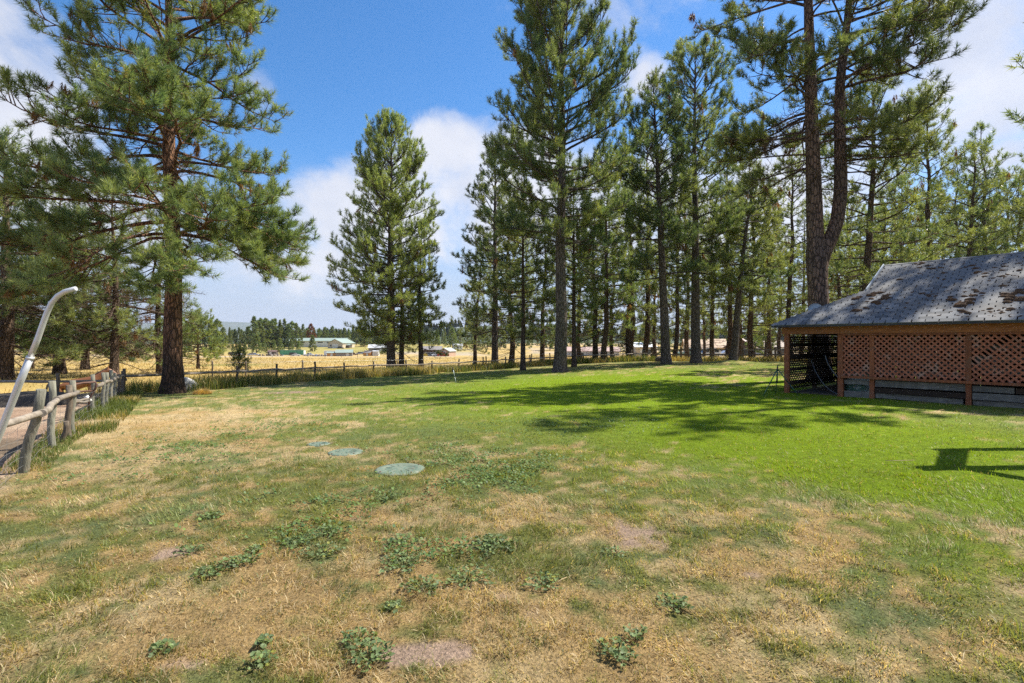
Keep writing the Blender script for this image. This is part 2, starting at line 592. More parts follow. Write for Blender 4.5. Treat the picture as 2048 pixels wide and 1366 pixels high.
def wood_mat(name, base, dark, rough=0.8, grain=(60, 3, 60), weather=None, bstr=0.4):
    """grain runs along the piece's own y unless grain says otherwise"""
    m, k, b, out = new_mat(name)
    co = pos(k)
    oi = k.n('ShaderNodeObjectInfo').outputs['Random']
    n = k.noise(k.mapv(co, grain), 1.0, 5, .6, .4)
    n2 = k.noise(co, 2.3, 4)
    c = k.mix(k.ss(n, .3, .7), dark, base)
    c = k.mix(k.math('MULTIPLY', k.ss(n2, .4, .65), .35), c, k.mix(.5, dark, base))
    if weather is not None:
        c = k.mix(k.ss(k.noise(co, 3.7, 5, .65), .5, .72, 0, .75), c, weather)
    h = k.n('ShaderNodeHueSaturation')
    k.put(h.inputs['Color'], c)
    k.put(h.inputs['Value'], k.math('ADD', .82, k.math('MULTIPLY', oi, .36)))
    k.put(b.inputs['Base Color'], h.outputs[0])
    b.inputs['Roughness'].default_value = rough
    b.inputs['Specular IOR Level'].default_value = 0.25
    bump(k, b, n, bstr, 0.006 if bstr < .9 else .016)
    return m


def paint_mat(name, colour, rough=0.5, metal=0.0, dirt=0.25, dcol=(.16, .13, .10), scale=4.0):
    m, k, b, out = new_mat(name)
    n = k.noise(pos(k), scale, 5, .6)
    k.put(b.inputs['Base Color'], k.mix(k.ss(n, .45, .75, 0, dirt), colour, dcol))
    b.inputs['Roughness'].default_value = rough
    b.inputs['Metallic'].default_value = metal
    bump(k, b, n, .08, .01)
    return m


M = {}
M['needle'] = leaf_mat('pine_needles', .48, .45, .4, True)
M['grass'] = leaf_mat('grass_blades', .42, .5, .35)
M['leaf'] = leaf_mat('weed_leaves', .25, .55, .3)
M['bark_red'] = bark_mat('bark_red', (.045, .028, .020), (.24, .135, .088), (.44, .23, .12), dark_foot=True, plate_amt=.8)
M['bark_grey'] = bark_mat('bark_grey', (.050, .040, .034), (.165, .138, .120), (.27, .20, .155), plate_amt=.45)
M['bark_fork'] = bark_mat('bark_fork', (.045, .032, .026), (.185, .132, .105), (.34, .195, .125), plate_amt=.7)
M['bark_far'] = bark_mat('bark_far', (.045, .034, .026), (.15, .105, .078), (.25, .155, .10))

# ------------------------------------------------------------------ the ground
def build_ground():
    r = [0.6]
    while r[-1] < 9800:
        r.append(r[-1] * (1.024 if r[-1] < 60 else 1.05))
    r = np.array([0.05] + r)
    a = np.concatenate([np.linspace(-52, 52, 330), np.linspace(52, 308, 70)[1:-1]]) * PI / 180
    A, R = np.meshgrid(a, r)
    x, y = R * np.sin(A), R * np.cos(A)
    z = ground_z(x, y)
    for p, rr in LIDP:      # the lids lie a little below the sward
        d = np.hypot(x - p.x, y - p.y)
        z = np.where(d < rr * 1.1, np.minimum(z, p.z - 0.012), z)
    V = np.stack([x, y, z], -1).reshape(-1, 3)
    nr, na = x.shape
    i = np.arange(nr - 1)[:, None] * na + np.arange(na)[None]
    j = np.arange(nr - 1)[:, None] * na + (np.arange(na)[None] + 1) % na
    F = np.stack([i, i + na, j + na, j], -1).reshape(-1, 4)
    c = ground_colour(x.ravel(), y.ravel())
    c = np.concatenate([c, np.ones((len(c), 1))], 1)
    m, k, b, out = new_mat('ground_cover')
    at = k.n('ShaderNodeAttribute', attribute_name='tone').outputs['Color']
    p = pos(k)
    n1, n2 = k.noise(p, 38.0, 4, .7), k.noise(p, 7.0, 4, .65)
    d = k.vmath('DISTANCE', p, (0, 0, EYE))
    dn = k.n('ShaderNodeVectorMath', operation='LENGTH')
    k.put(dn.inputs[0], p)
    h = k.n('ShaderNodeHueSaturation')
    k.put(h.inputs['Color'], at)
    k.put(h.inputs['Value'], k.math('ADD', k.ss(n1, .25, .75, .62, 1.30), k.ss(n2, .3, .7, -.18, .18)))
    k.put(b.inputs['Base Color'], h.outputs[0])
    b.inputs['Roughness'].default_value = 0.95
    b.inputs['Specular IOR Level'].default_value = 0.1
    bump(k, b, k.math('ADD', n1, n2), 0.8, 0.05)
    me = mesh_np('ground', V, [F], m, True, c)
    tag(link('ground', me), kind='structure')


build_ground()


# ------------------------------------------------------------------ grass
def blade_mesh(name, bx, by, bz, length, width, lean, azim, col, segs, mat, curl=0.6):
    """many blades as one mesh; segs = 1 (one triangle) or 2 (quad and tip)"""
    n = len(bx)
    B = np.stack([bx, by, bz], -1)
    h = np.stack([np.cos(azim), np.sin(azim), np.zeros(n)], -1)
    sd_az = azim + PI / 2 + RNG.normal(0, .5, n)
    sd = np.stack([np.cos(sd_az), np.sin(sd_az), np.zeros(n)], -1) * (width / 2)[:, None]
    up = np.array([0, 0, 1.0])
    d1 = h * np.sin(lean)[:, None] + up * np.cos(lean)[:, None]
    l2 = np.minimum(lean + curl * (.4 + RNG.random(n)), 1.75)
    d2 = h * np.sin(l2)[:, None] + up * np.cos(l2)[:, None]
    L = length[:, None]
    if segs == 1:
        tip = B + (d1 * .6 + d2 * .4) * L
        V = np.stack([B - sd, B + sd, tip], 1).reshape(-1, 3)
        F = [np.arange(3 * n).reshape(-1, 3)]
        c = np.repeat(col, 3, 0)
    else:
        mid = B + d1 * L * .5
        tip = mid + d2 * L * .5
        V = np.stack([B - sd, B + sd, mid + sd * .8, mid - sd * .8, tip], 1).reshape(-1, 3)
        o = np.arange(n)[:, None] * 5
        F = [o + np.array([[0, 1, 2, 3]]), o + np.array([[3, 2, 4]])]
        c = np.repeat(col, 5, 0)
    c = np.concatenate([c * 1.0, np.ones((len(c), 1))], 1)
    return mesh_np(name, V, F, mat, False, c)


def blade_colours(x, y):
    n = len(x)
    dry, soil, lush = lawn(x, y)
    pd = .90 * sst(dry, .04, 1.0)
    pd = np.maximum(pd, .10 + .10 * fbm(x, y, 1.1, 2, 59))
    is_dry = RNG.random(n) < pd
    tuft = fbm(x, y, .35, 2, 14)
    green = lerp(lerp(C_MID, C_BLUE, sst(tuft, .4, .7)), C_LUSH, lush)
    green = green * (RNG.uniform(.65, 1.45, n) * (.80 + .42 * fbm(x, y, 1.6, 3, 58)))[:, None]
    t = RNG.random(n)
    straw = lerp(lerp(C_STRAW, C_STRAW2, t), np.array([.58, .49, .31]), (RNG.random(n) < .30) * .85)
    straw = straw * RNG.uniform(.55, 1.25, n)[:, None]
    c = np.where(is_dry[:, None], straw, green)
    yel = RNG.random(n) < .10
    c = c * (.62 + .76 * fbm(x, y, .17, 2, 57))[:, None]
    c = np.where((yel & ~is_dry)[:, None], np.array([.26, .25, .06]) * RNG.uniform(.7, 1.2, n)[:, None], c)
    return c, is_dry, soil, lush


def polar(n, r0, r1, half):
    r = np.sqrt(RNG.random(n) * (r1 * r1 - r0 * r0) + r0 * r0)
    a = RNG.uniform(-half, half, n)
    return r * np.sin(a), r * np.cos(a)


def build_lawn_grass():
    half = math.radians(48.5)
    rings = [(2.1, 3.6, 64000, .056, .0040, 2), (3.6, 5.6, 72000, .056, .0050, 2), (5.6, 8.5, 95000, .056, .0070, 1), (8.5, 14, 95000, .050, .0085, 1), (14, 24, 90000, .050, .015, 1), (24, 46, 70000, .05, .030, 1)]
    for r0, r1, n, ln, wd, sg in rings:
        x, y = polar(n, r0, r1, half)
        keep = np.ones(n, bool)
        for p, rr in LIDP:
            keep &= np.hypot((x - p.x), (y - p.y)) > rr * RNG.uniform(.93, 1.05, n)
        e_pad, e_fld = zones(x, y)
        keep &= (e_pad < .15) & (e_fld < .2) & ~in_shed(x, y)
        _, soil, _ = lawn(x, y)
        clump = fbm(x, y, .13, 2, 51)
        keep &= RNG.random(n) > np.maximum(soil * .96, .55 * sst(clump, .55, .35))
        x, y = x[keep], y[keep]
        n = len(x)
        c, is_dry, soil, lush = blade_colours(x, y)
        comb = fbm(x, y, 1.2, 2, 55) * 9.0
        az = np.where(RNG.random(n) < .62, comb + RNG.normal(0, .6, n), RNG.random(n) * 2 * PI)
        lean = np.where(is_dry, RNG.uniform(.35, 1.45, n), RNG.uniform(.1, 1.15, n))
        tall = sst(.55 * clump[keep] + .45 * fbm(x, y, .42, 2, 53), .36, .68)
        length = ln * RNG.uniform(.45, 1.35, n) * (.62 + .95 * tall) * np.where(lush > .5, .95, 1.0)
        width = wd * RNG.uniform(.6, 1.35, n)
        z = ground_z(x, y) - .004
        me = blade_mesh('lawn_grass', x, y, z, length, width, lean, az, c, sg, M['grass'])
        tag(link('lawn_grass', me), kind='stuff')


def build_tall_grass():
    """the uncut strips along the fences, seed heads and all"""
    xs, ys, hs, cs = [], [], [], []
    def strip(line, n, w0, w1, h, green):
        P = np.array(line)
        seg = np.hypot(*(P[1:] - P[:-1]).T)
        cum = np.concatenate([[0], np.cumsum(seg)])
        t = RNG.random(n) * cum[-1]
        x, y = np.interp(t, cum, P[:, 0]), np.interp(t, cum, P[:, 1])
        i = np.clip(np.searchsorted(cum, t) - 1, 0, len(seg) - 1)
        d = (P[1:] - P[:-1])[i] / seg[i][:, None]
        off = RNG.uniform(w0, w1, n)
        x, y = x - d[:, 1] * off, y + d[:, 0] * off
        g = fbm(x, y, 1.1, 2, 61)
        keep = RNG.random(n) < sst(g, .25, .55)
        x, y, g = x[keep], y[keep], g[keep]
        xs.append(x); ys.append(y)
        hs.append(h * RNG.uniform(.45, 1.15, len(x)) * (.6 + .8 * g))
        gr = RNG.random(len(x)) < green * sst(fbm(x, y, 1.8, 2, 63), .2, .6) * 1.4
        c = np.where(gr[:, None], np.array([.115, .150, .030]), np.array([.40, .31, .12])) * RNG.uniform(.6, 1.3, len(x))[:, None]
        cs.append(c)
    strip(MID, 30000, -1.5, 2.2, .62, .55)
    strip(RGT, 9000, -.9, 2.0, .55, .35)
    strip(PAD[1:4], 2600, -.30, .28, .13, .95)
    strip(PAD[3:], 8000, -.75, .40, .24, .98)
    x, y, h, c = np.concatenate(xs), np.concatenate(ys), np.concatenate(hs), np.concatenate(cs)
    n = len(x)
    d = np.hypot(x, y)
    me = blade_mesh('tall_grass', x, y, ground_z(x, y) - .02, h, np.clip(.00075 * d, .006, .04) * RNG.uniform(.7, 1.3, n), RNG.uniform(.02, .5, n), RNG.random(n) * 2 * PI, c, 2, M['grass'], .5)
    tag(link('tall_grass', me), kind='stuff')
    # the dry field grass beyond, thinning with distance
    n = 42000
    r = 24 * np.exp(RNG.random(n) * math.log(170 / 24))
    a = RNG.uniform(-.80, .80, n)
    x, y = r * np.sin(a), r * np.cos(a)
    _, e_fld = zones(x, y)
    k = (e_fld > .6)
    x, y, r = x[k], y[k], r[k]
    n = len(x)
    t = fbm(x, y, 9.0, 3, 33)
    c = lerp(np.array([.44, .32, .12]), np.array([.24, .23, .08]), sst(t, .55, .8) * .8) * RNG.uniform(.7, 1.2, n)[:, None]
    me = blade_mesh('field_grass', x, y, ground_z(x, y) - .02, RNG.uniform(.12, .34, n), np.clip(.0011 * r, .02, .2), RNG.uniform(.05, .6, n), RNG.random(n) * 2 * PI, c, 1, M['grass'], .5)
    tag(link('field_grass', me), kind='stuff')


# the shed's own frame: B is the corner post beside the open bay, u runs along the front, v goes in
SHED_B = Vector((10.3, 16.0))
SHED_A = math.atan2(-0.76, 0.65)


def in_shed(x, y, pad=0.0):
    dx, dy = np.asarray(x) - SHED_B.x, np.asarray(y) - SHED_B.y
    c, s = math.cos(SHED_A), math.sin(SHED_A)
    u, v = dx * c + dy * s, -dx * s + dy * c
    return (u > -1.6 - pad) & (u < 7.5 + pad) & (v > .25 - pad) & (v < 7.8 + pad)


build_lawn_grass()
build_tall_grass()


# ------------------------------------------------------------------ pines
def tubes(P, R, k):
    """P (m,n,3) centre lines, R (m,n) radii -> vertices and quads"""
    m, n, _ = P.shape
    T = np.empty_like(P)
    T[:, 1:-1] = P[:, 2:] - P[:, :-2]
    T[:, 0], T[:, -1] = P[:, 1] - P[:, 0], P[:, -1] - P[:, -2]
    T /= np.linalg.norm(T, axis=2, keepdims=True) + 1e-9
    mean = T.mean(1, keepdims=True)
    ref = np.where(np.abs(mean[..., 2:3]) < .9, np.array([0, 0, 1.0]), np.array([1.0, 0, 0]))
    A = ref - T * (ref * T).sum(2, keepdims=True)
    A /= np.linalg.norm(A, axis=2, keepdims=True) + 1e-9
    B = np.cross(T, A)
    an = np.arange(k) * 2 * PI / k
    V = P[:, :, None] + (A[:, :, None] * np.cos(an)[:, None] + B[:, :, None] * np.sin(an)[:, None]) * R[:, :, None, None]
    V = V.reshape(-1, 3)
    b = (np.arange(m)[:, None, None] * n + np.arange(n - 1)[None, :, None]) * k
    j = np.arange(k)[None, None]
    j2 = (np.arange(k) + 1)[None, None] % k
    F = np.stack([b + j, b + j2, b + k + j2, b + k + j], -1).reshape(-1, 4)
    return V, F


def walk(p0, az, el, L, n, az_w, el_fn):
    """paths for many shoots at once: p0 (m,3), az, el, L (m,)"""
    m = len(L)
    P = np.empty((m, n, 3))
    P[:, 0] = p0
    a = az.copy()
    for i in range(1, n):
        s = (i - .5) / (n - 1)
        a = a + RNG.normal(0, az_w, m)
        e = el_fn(el, s)
        d = np.stack([np.cos(e) * np.cos(a), np.cos(e) * np.sin(a), np.sin(e)], -1)
        P[:, i] = P[:, i - 1] + d * (L / (n - 1))[:, None]
    return P, d


class Pine:
    def __init__(s):
        s.V, s.F, s.nv = [], [], 0
        s.tp, s.td, s.tc, s.ts = [], [], [], []     # tuft base, direction, tone, size

    def put(s, V, F):
        s.V.append(V)
        s.F.append(F + s.nv)
        s.nv += len(V)

    def trunk(s, pts, r, k=14, rough=.05, lumps=0):
        """pts (n,3) finely sampled"""
        V, F = tubes(pts[None], r[None], k)
        V = V.reshape(len(pts), k, 3)
        an = np.arange(k) * 2 * PI / k
        g = fbm(np.cos(an)[None] * 2 + 5 + pts[:, 2:3] * .15, np.sin(an)[None] * 2 + pts[:, 2:3] * .7, .5, 3, 71)
        off = (g - .5) * 2 * rough
        V = pts[:, None] + (V - pts[:, None]) * (1 + off[..., None])
        s.put(V.reshape(-1, 3), F)

    def limbs(s, base, az, el, L, r0, droop=.25, up=.6, dens=2.6, bare=.3, tuft=1.0, sec=(.18, .38), twigs=True, tone=0.0, dead=0.02, side_up=.25, wob=.10):
        m = len(L)
        if m == 0:
            return
        n = 9
        P, _ = walk(base, az, el, L, n, wob, lambda e, t: e - droop * math.sin(min(t * 1.4, 1) * PI * .5) + up * t ** 3)
        R = r0[:, None] * np.linspace(1, .16, n)[None] ** .9
        V, F = tubes(P, R, 6)
        s.put(V, F)
        T = P[:, 1:] - P[:, :-1]
        # side shoots
        cnt = np.maximum((L * dens * 1.65 * (1 - bare)).astype(int), 2)
        li = np.repeat(np.arange(m), cnt)
        q = np.concatenate([(np.arange(c) + RNG.random(c)) / c for c in cnt])
        t = bare + (1 - bare) * q * .985
        fi = t * (n - 1)
        i0 = np.minimum(fi.astype(int), n - 2)
        p = P[li, i0] + T[li, i0] * (fi - i0)[:, None]
        d = T[li, i0] / (np.linalg.norm(T[li, i0], axis=1, keepdims=True) + 1e-9)
        a0 = np.arctan2(d[:, 1], d[:, 0])
        e0 = np.arcsin(np.clip(d[:, 2], -1, 1))
        sgn = np.where(RNG.random(len(li)) < .5, -1, 1)
        a1 = a0 + sgn * RNG.uniform(.45, 1.15, len(li))
        e1 = e0 * .6 + RNG.uniform(-.45, .75, len(li)) + side_up * .4
        l1 = L[li] * RNG.uniform(sec[0], sec[1], len(li)) * (1.18 - .85 * t) + .22
        ns = 4
        P1, d1 = walk(p, a1, e1, l1, ns, .16, lambda e, u: e - .12 + .5 * u * u)
        R1 = (r0[li] * .30 + .004)[:, None] * np.linspace(1, .3, ns)[None]
        V, F = tubes(P1, R1, 3)
        s.put(V, F)
        tone_l = RNG.normal(tone, .10, m)
        isdead = RNG.random(len(li)) < dead
        if tuft <= 0:
            tw_n = np.maximum((l1 * 4).astype(int), 1)
        else:
            tw_n = np.maximum((l1 * 6.8 * tuft).astype(int), 1)
        si = np.repeat(np.arange(len(li)), tw_n)
        u = RNG.uniform(.28, 1.0, len(si))
        fi = u * (ns - 1)
        i0 = np.minimum(fi.astype(int), ns - 2)
        T1 = P1[:, 1:] - P1[:, :-1]
        p2 = P1[si, i0] + T1[si, i0] * (fi - i0)[:, None]
        d2 = T1[si, i0] / (np.linalg.norm(T1[si, i0], axis=1, keepdims=True) + 1e-9)
        a2 = np.arctan2(d2[:, 1], d2[:, 0]) + RNG.normal(0, .75, len(si))
        e2 = np.arcsin(np.clip(d2[:, 2], -1, 1)) * .5 + RNG.uniform(-.35, .75, len(si)) + side_up
        l2 = RNG.uniform(.12, .34, len(si)) * (1.0 if tuft > 0 else 1.6)
        P2, dd = walk(p2, a2, e2, l2, 2, .2, lambda e, w: e + .25 * w)
        if twigs:
            V, F = tubes(P2, np.repeat(np.array([[.0055, .003]]), len(si), 0) * (1 + r0[li][si][:, None] * 6), 3)
            s.put(V, F)
        if tuft > 0:
            # twig ends, side shoot ends, limb ends
            s.tp += [P2[:, 1], P1[:, -1], P[:, -1]]
            s.td += [dd, d1, T[:, -1] / (np.linalg.norm(T[:, -1], axis=1, keepdims=True) + 1e-9)]
            tn = tone_l[li]
            s.tc += [tn[si] + isdead[si] * 9, tn + isdead * 9, tone_l]
            s.ts += [RNG.uniform(.8, 1.15, len(si)), RNG.uniform(.9, 1.25, len(li)), RNG.uniform(1, 1.3, m)]

    def needles(s, n=30, length=.2, width=.014, axis=.2, hue=0.0, dark=1.0, thin=1.0):
        p, d = np.concatenate(s.tp), np.concatenate(s.td)
        tone, sz = np.concatenate(s.tc), np.concatenate(s.ts)
        if thin < 1:
            kk = RNG.random(len(p)) < thin
            p, d, tone, sz = p[kk], d[kk], tone[kk], sz[kk]
        d = d + np.array([0, 0, .30])
        d /= np.linalg.norm(d, axis=1, keepdims=True)
        m = len(p)
        deadt = tone > 5
        tone = np.where(deadt, tone - 9, tone)
        d = np.where(deadt[:, None], d * .3 - np.array([0, 0, .8]), d)
        d /= np.linalg.norm(d, axis=1, keepdims=True)
        ti = np.repeat(np.arange(m), n)
        k = m * n
        ref = RNG.normal(0, 1, (k, 3))
        D = d[ti]
        pr = ref - D * (ref * D).sum(1, keepdims=True)
        pr /= np.linalg.norm(pr, axis=1, keepdims=True) + 1e-9
        w = RNG.random(k)
        ang = np.where(deadt[ti], .35, 1.25 - .75 * w) + RNG.normal(0, .18, k)
        dr = D * np.cos(ang)[:, None] + pr * np.sin(ang)[:, None]
        b = p[ti] + D * ((w * 1.15 - .7) * axis * sz[ti])[:, None]
        sd = np.cross(dr, RNG.normal(0, 1, (k, 3)))
        sd /= np.linalg.norm(sd, axis=1, keepdims=True) + 1e-9
        ln = length * sz[ti] * RNG.uniform(.75, 1.1, k)
        tip = b + dr * ln[:, None] - np.array([0, 0, .08]) * (ln * RNG.random(k))[:, None]
        sd = sd * (width / 2)
        V = np.stack([b - sd, b + sd, tip], 1).reshape(-1, 3)
        F = np.arange(3 * k).reshape(-1, 3)
        # colours: blue green needles to yellow green ones, mixed at random by tuft
        t = np.clip(.5 + tone * 1.6 + RNG.normal(0, .22, m) + hue, 0, 1)
        c = lerp(np.array([.092, .160, .090]), np.array([.285, .325, .122]), t)
        c = np.where((RNG.random(m) < .025)[:, None], np.array([.17, .16, .05]), c)
        c = np.where(deadt[:, None], np.array([.26, .135, .055]) * RNG.uniform(.6, 1.2, m)[:, None], c) * dark
        c = c[ti] * RNG.uniform(.75, 1.3, k)[:, None]
        c = np.repeat(np.concatenate([c, np.ones((k, 1))], 1), 3, 0)
        return V, F, c

    def meshes(s, bark, **kw):
        tm = mesh_np('trunk', np.concatenate(s.V), [np.concatenate(s.F)], bark, True)
        V, F, c = s.needles(**kw)
        cm = mesh_np('crown', V, [F], M['needle'], False, c)
        return tm, cm


def trunk_line(H, n, bend=.15, lean=(0, 0), seed=0, p0=(0, 0, 0)):
    z = np.linspace(0, H, n)
    x = bend * (fbm(z, z * 0 + seed, 5.0, 2, seed) - .5) * 2 * np.minimum(z / 3, 1) + lean[0] * z + p0[0]
    y = bend * (fbm(z, z * 0 + seed + 40, 5.0, 2, seed + 3) - .5) * 2 * np.minimum(z / 3, 1) + lean[1] * z + p0[1]
    return np.stack([x, y, z - .15 + p0[2]], -1)


def trunk_r(z, H, r, flare=.5, taper=.85):
    return r * (np.maximum(1 - z / (H + .4), .01) ** taper) * (1 + flare * np.exp(-z / .45)) + .01


def make_pine(H, r, z0, prof, nl, e_lo=-.05, e_hi=.75, bark='bark_grey', n_dead=10, dead_z=None, k=14, lean=(0, 0), bend=.15, seed=0, droop=.25, up=.55, dens=2.4, bare=.3, tuft=1.0, sec=(.18, .38),
              rnd=.3, needle=None, twigs=True, hue=0.0, zpow=.85, rough=.05, side_up=.25, dead=.015):
    """prof(t): crown radius, t = 0 at the crown's foot and 1 at the top"""
    p = Pine()
    nz = max(16, int(H * 3.2))
    pts = trunk_line(H, nz, bend, lean, seed)
    zz = np.linspace(0, H, nz)
    p.trunk(pts, trunk_r(zz, H, r), k, rough)
    t = (np.arange(nl) + RNG.random(nl)) / nl
    t = t ** zpow
    z = z0 + t * (H - z0) * .985
    base = np.stack([np.interp(z, zz, pts[:, i]) for i in range(3)], -1)
    base[:, 2] = z - .15
    az = np.arange(nl) * 2.399 + RNG.normal(0, .4, nl)
    L = np.array([prof(q) for q in t]) * RNG.uniform(1 - rnd, 1 + rnd * .45, nl)
    L = np.maximum(L, .35)
    el = e_lo + (e_hi - e_lo) * t ** 1.1 + RNG.normal(0, .12, nl)
    L = L / np.maximum(np.cos(el * .8), .5)
    r0 = np.minimum(.012 + .0145 * L, .6 * trunk_r(z, H, r, 0))
    p.limbs(base, az, el, L, r0, droop, up, dens, bare, tuft, sec, twigs, hue, dead, side_up)
    # leader
    top = pts[-1:] + np.array([[0, 0, -.5]])
    p.limbs(top, np.array([0.0]), np.array([1.45]), np.array([.7]), np.array([.02]), 0, 0, 6, .1, tuft, (.3, .5), twigs, hue, 0)
    if n_dead:
        dz = dead_z or (z0 * .35, z0 * 1.25)
        z = RNG.uniform(dz[0], dz[1], n_dead)
        base = np.stack([np.interp(z, zz, pts[:, i]) for i in range(3)], -1)
        base[:, 2] = z - .15
        L = prof(.1) * RNG.uniform(.25, .8, n_dead)
        p.limbs(base, RNG.random(n_dead) * 2 * PI, RNG.normal(-.05, .2, n_dead), L, .01 + .009 * L, .3, .2, 2.6, .25, 0, (.2, .45), twigs)
    return p.meshes(M[bark], **(needle or {}))


def plant(name, label, x, y, tm, cm, rz=0.0, sc=1.0, group=None, cat='tree', dz=0.0, tilt=(0, 0)):
    o = thing(name, label, cat, (x, y, gz(x, y) + dz), rz, group)
    o.rotation_euler = (tilt[0], tilt[1], rz)
    if not isinstance(sc, (tuple, list)):
        sc = (sc, sc, sc)
    o.scale = sc
    link('trunk', tm, o)
    link('crown', cm, o)
    return o


def cone(rmax, tip=.35, belly=.15, power=.8):
    """a crown that is widest a little above its foot"""
    def f(t):
        if t < belly:
            return rmax * (.62 + .38 * t / belly)
        return rmax * ((1 - (t - belly) / (1 - belly)) ** power) * (1 - .0) + tip
    return f


def at_px(px, d):
    return (px - 1024.0) / FPX * d, d


# ------------------------------------------------------------------ the named trees
NEAR = 'big pines standing on the lawn'
def hero_trees():
    # the big red-barked pine by the paddock corner
    d = 20.7
    x, y = at_px(345, d)
    p = Pine()
    H = 19.5
    pts = trunk_line(H, 90, .18, (-.012, 0), 3)
    zz = np.linspace(0, H, 90)
    rr = .345 * (1 - zz / (H + 1.5)) ** .75 + .22 * np.exp(-zz / .55) + .01
    p.trunk(pts, rr, 28, .07)
    n = 76
    t = (np.arange(n) + RNG.random(n)) / n
    z = 6.4 + t * 12.6
    base = np.stack([np.interp(z, zz, pts[:, i]) for i in range(3)], -1)
    az = np.arange(n) * 2.399 + RNG.normal(0, .5, n)
    pr = np.interp(t, [0, .12, .3, .42, .6, .8, 1.0], [4.9, 5.6, 4.9, 3.9, 4.9, 4.0, 1.6])
    L = pr * RNG.uniform(.68, 1.08, n)
    # the lowest limbs on the shade side reach furthest
    L *= 1 + .30 * np.clip(np.cos(az - PI), 0, 1) * (t < .55)
    el = np.interp(t, [0, .3, 1], [-.02, .18, .65]) + RNG.normal(0, .14, n)
    p.limbs(base, az, el + RNG.normal(0, .22, n), L, .018 + .011 * L, .38, .55, 2.9, .30, 1.0, (.20, .42), True, .0, .035, .30, .22)
    # drooping lowest boughs on the lawn side
    for _ in range(1):
        m = 5
        z4 = RNG.uniform(8.2, 13.0, m)
        b4 = np.stack([np.interp(z4, zz, pts[:, i]) for i in range(3)], -1)
        p.limbs(b4, np.where(np.arange(m) % 3 == 0, RNG.normal(-1.0, .5, m), PI + RNG.normal(.2, .7, m)), RNG.normal(.05, .2, m), RNG.uniform(3.0, 5.4, m), np.full(m, .05), .4, .5, 3.2, .34, 1.1, (.24, .46), True, .04, .03, .3, .22)
    az2 = np.array([-.25, .05, .35, -.6, .15, -2.2, 2.9, -1.2])
    z2 = np.array([6.1, 6.6, 7.2, 7.3, 8.0, 6.6, 6.5, 6.2])
    b2 = np.stack([np.interp(z2, zz, pts[:, i]) for i in range(3)], -1)
    p.limbs(b2, az2, np.array([.12, .05, .1, 0, .05, -.05, 0, -.1]), np.array([4.9, 5.2, 5.0, 4.4, 5.2, 5.4, 6.8, 4.6]), np.full(8, .07), .62, .25, 3.4, .34, 1.15, (.24, .46), True, .05, .05, .05, .22)
    # bare twiggy limbs inside the crown
    m = 16
    z3 = RNG.uniform(6, 13, m)
    b3 = np.stack([np.interp(z3, zz, pts[:, i]) for i in range(3)], -1)
    p.limbs(b3, RNG.random(m) * 2 * PI, RNG.normal(.05, .2, m), RNG.uniform(1.5, 3.6, m), np.full(m, .03), .35, .2, 3.2, .2, 0, (.25, .5), True)
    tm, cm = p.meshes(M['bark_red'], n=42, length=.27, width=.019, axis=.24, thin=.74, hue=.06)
    plant('ponderosa_pine', 'huge red-barked pine with a dark foot and drooping boughs by the paddock fence corner', x, y, tm, cm, group=NEAR)

    # the forked pine behind the shed
    d = 22.4
    x, y = at_px(1640, d)
    p = Pine()
    zf = 6.0
    a = trunk_line(21.5, 96, .10, (-.028, 0), 8)
    za = np.linspace(0, 21.5, 96)
    ra = np.where(za < zf, .47 - .018 * za, .345 * (1 - (za - zf) / 18.5) ** .8) + .12 * np.exp(-za / .5)
    ra = np.where((za > 4.4) & (za < 6.4), ra + .05 * np.sin((za - 4.4) / 2 * PI), ra)
    p.trunk(a, np.maximum(ra, .012), 26, .06)
    zb = np.linspace(5.0, 20.5, 72)
    xb = np.interp(zb, [5.0, 5.7, 6.4, 7.2, 8.4, 11, 13, 16, 20.5], [-.02, .16, .45, .70, .80, .78, .85, 1.25, 1.6])
    b = np.stack([xb, .12 * np.sin(zb * .5) - .05, zb - .15], -1)
    rb = .30 * (1 - (zb - 5.0) / 17) ** .7
    p.trunk(b, np.maximum(rb, .012), 20, .06)
    for P_, n, s0, side in ((a, 46, 9.3, PI), (b, 46, 9.6, 0.0)):
        t = (np.arange(n) + RNG.random(n)) / n
        z = s0 + t * (20.3 - s0)
        base = np.stack([np.interp(z, P_[:, 2] + .15, P_[:, i]) for i in range(3)], -1)
        el2 = RNG.normal(0, .2, n)
        az = np.where(RNG.random(n) < .5, side + RNG.normal(0, .9, n), RNG.random(n) * 2 * PI)
        L = np.interp(t, [0, .25, .5, .8, 1], [3.2, 4.4, 5.2, 4.2, 1.5]) * RNG.uniform(.6, 1.1, n)
        el = np.interp(t, [0, .5, 1], [.0, .25, .7]) + RNG.normal(0, .15, n)
        p.limbs(base, az, el + el2, L, .016 + .011 * L, .3, .5, 2.8, .36, 1.0, (.2, .42), True, -.03, .045, .3, .2)
        m = 9
        z3 = RNG.uniform(8.2, 12.5, m)
        b3 = np.stack([np.interp(z3, P_[:, 2] + .15, P_[:, i]) for i in range(3)], -1)
        p.limbs(b3, np.where(RNG.random(m) < .7, PI + RNG.normal(0, .7, m), RNG.random(m) * 6.28), RNG.normal(0, .2, m), RNG.uniform(1.6, 4.2, m), np.full(m, .032), .45, .15, 3.0, .25, 0, (.25, .5), True)
    tm, cm = p.meshes(M['bark_fork'], n=36, length=.26, width=.021, thin=.8, axis=.24, hue=-.02)
    plant('ponderosa_pine', 'tall pine forking into two stems just above the shed roof', x, y, tm, cm, group=NEAR)

    # the tall straight pine in the middle
    x, y = at_px(1120, 32.7)
    f = lambda t: np.interp(t, [0, .15, .35, .6, .8, .92, 1], [4.0, 5.2, 5.2, 4.4, 3.2, 2.0, .6])
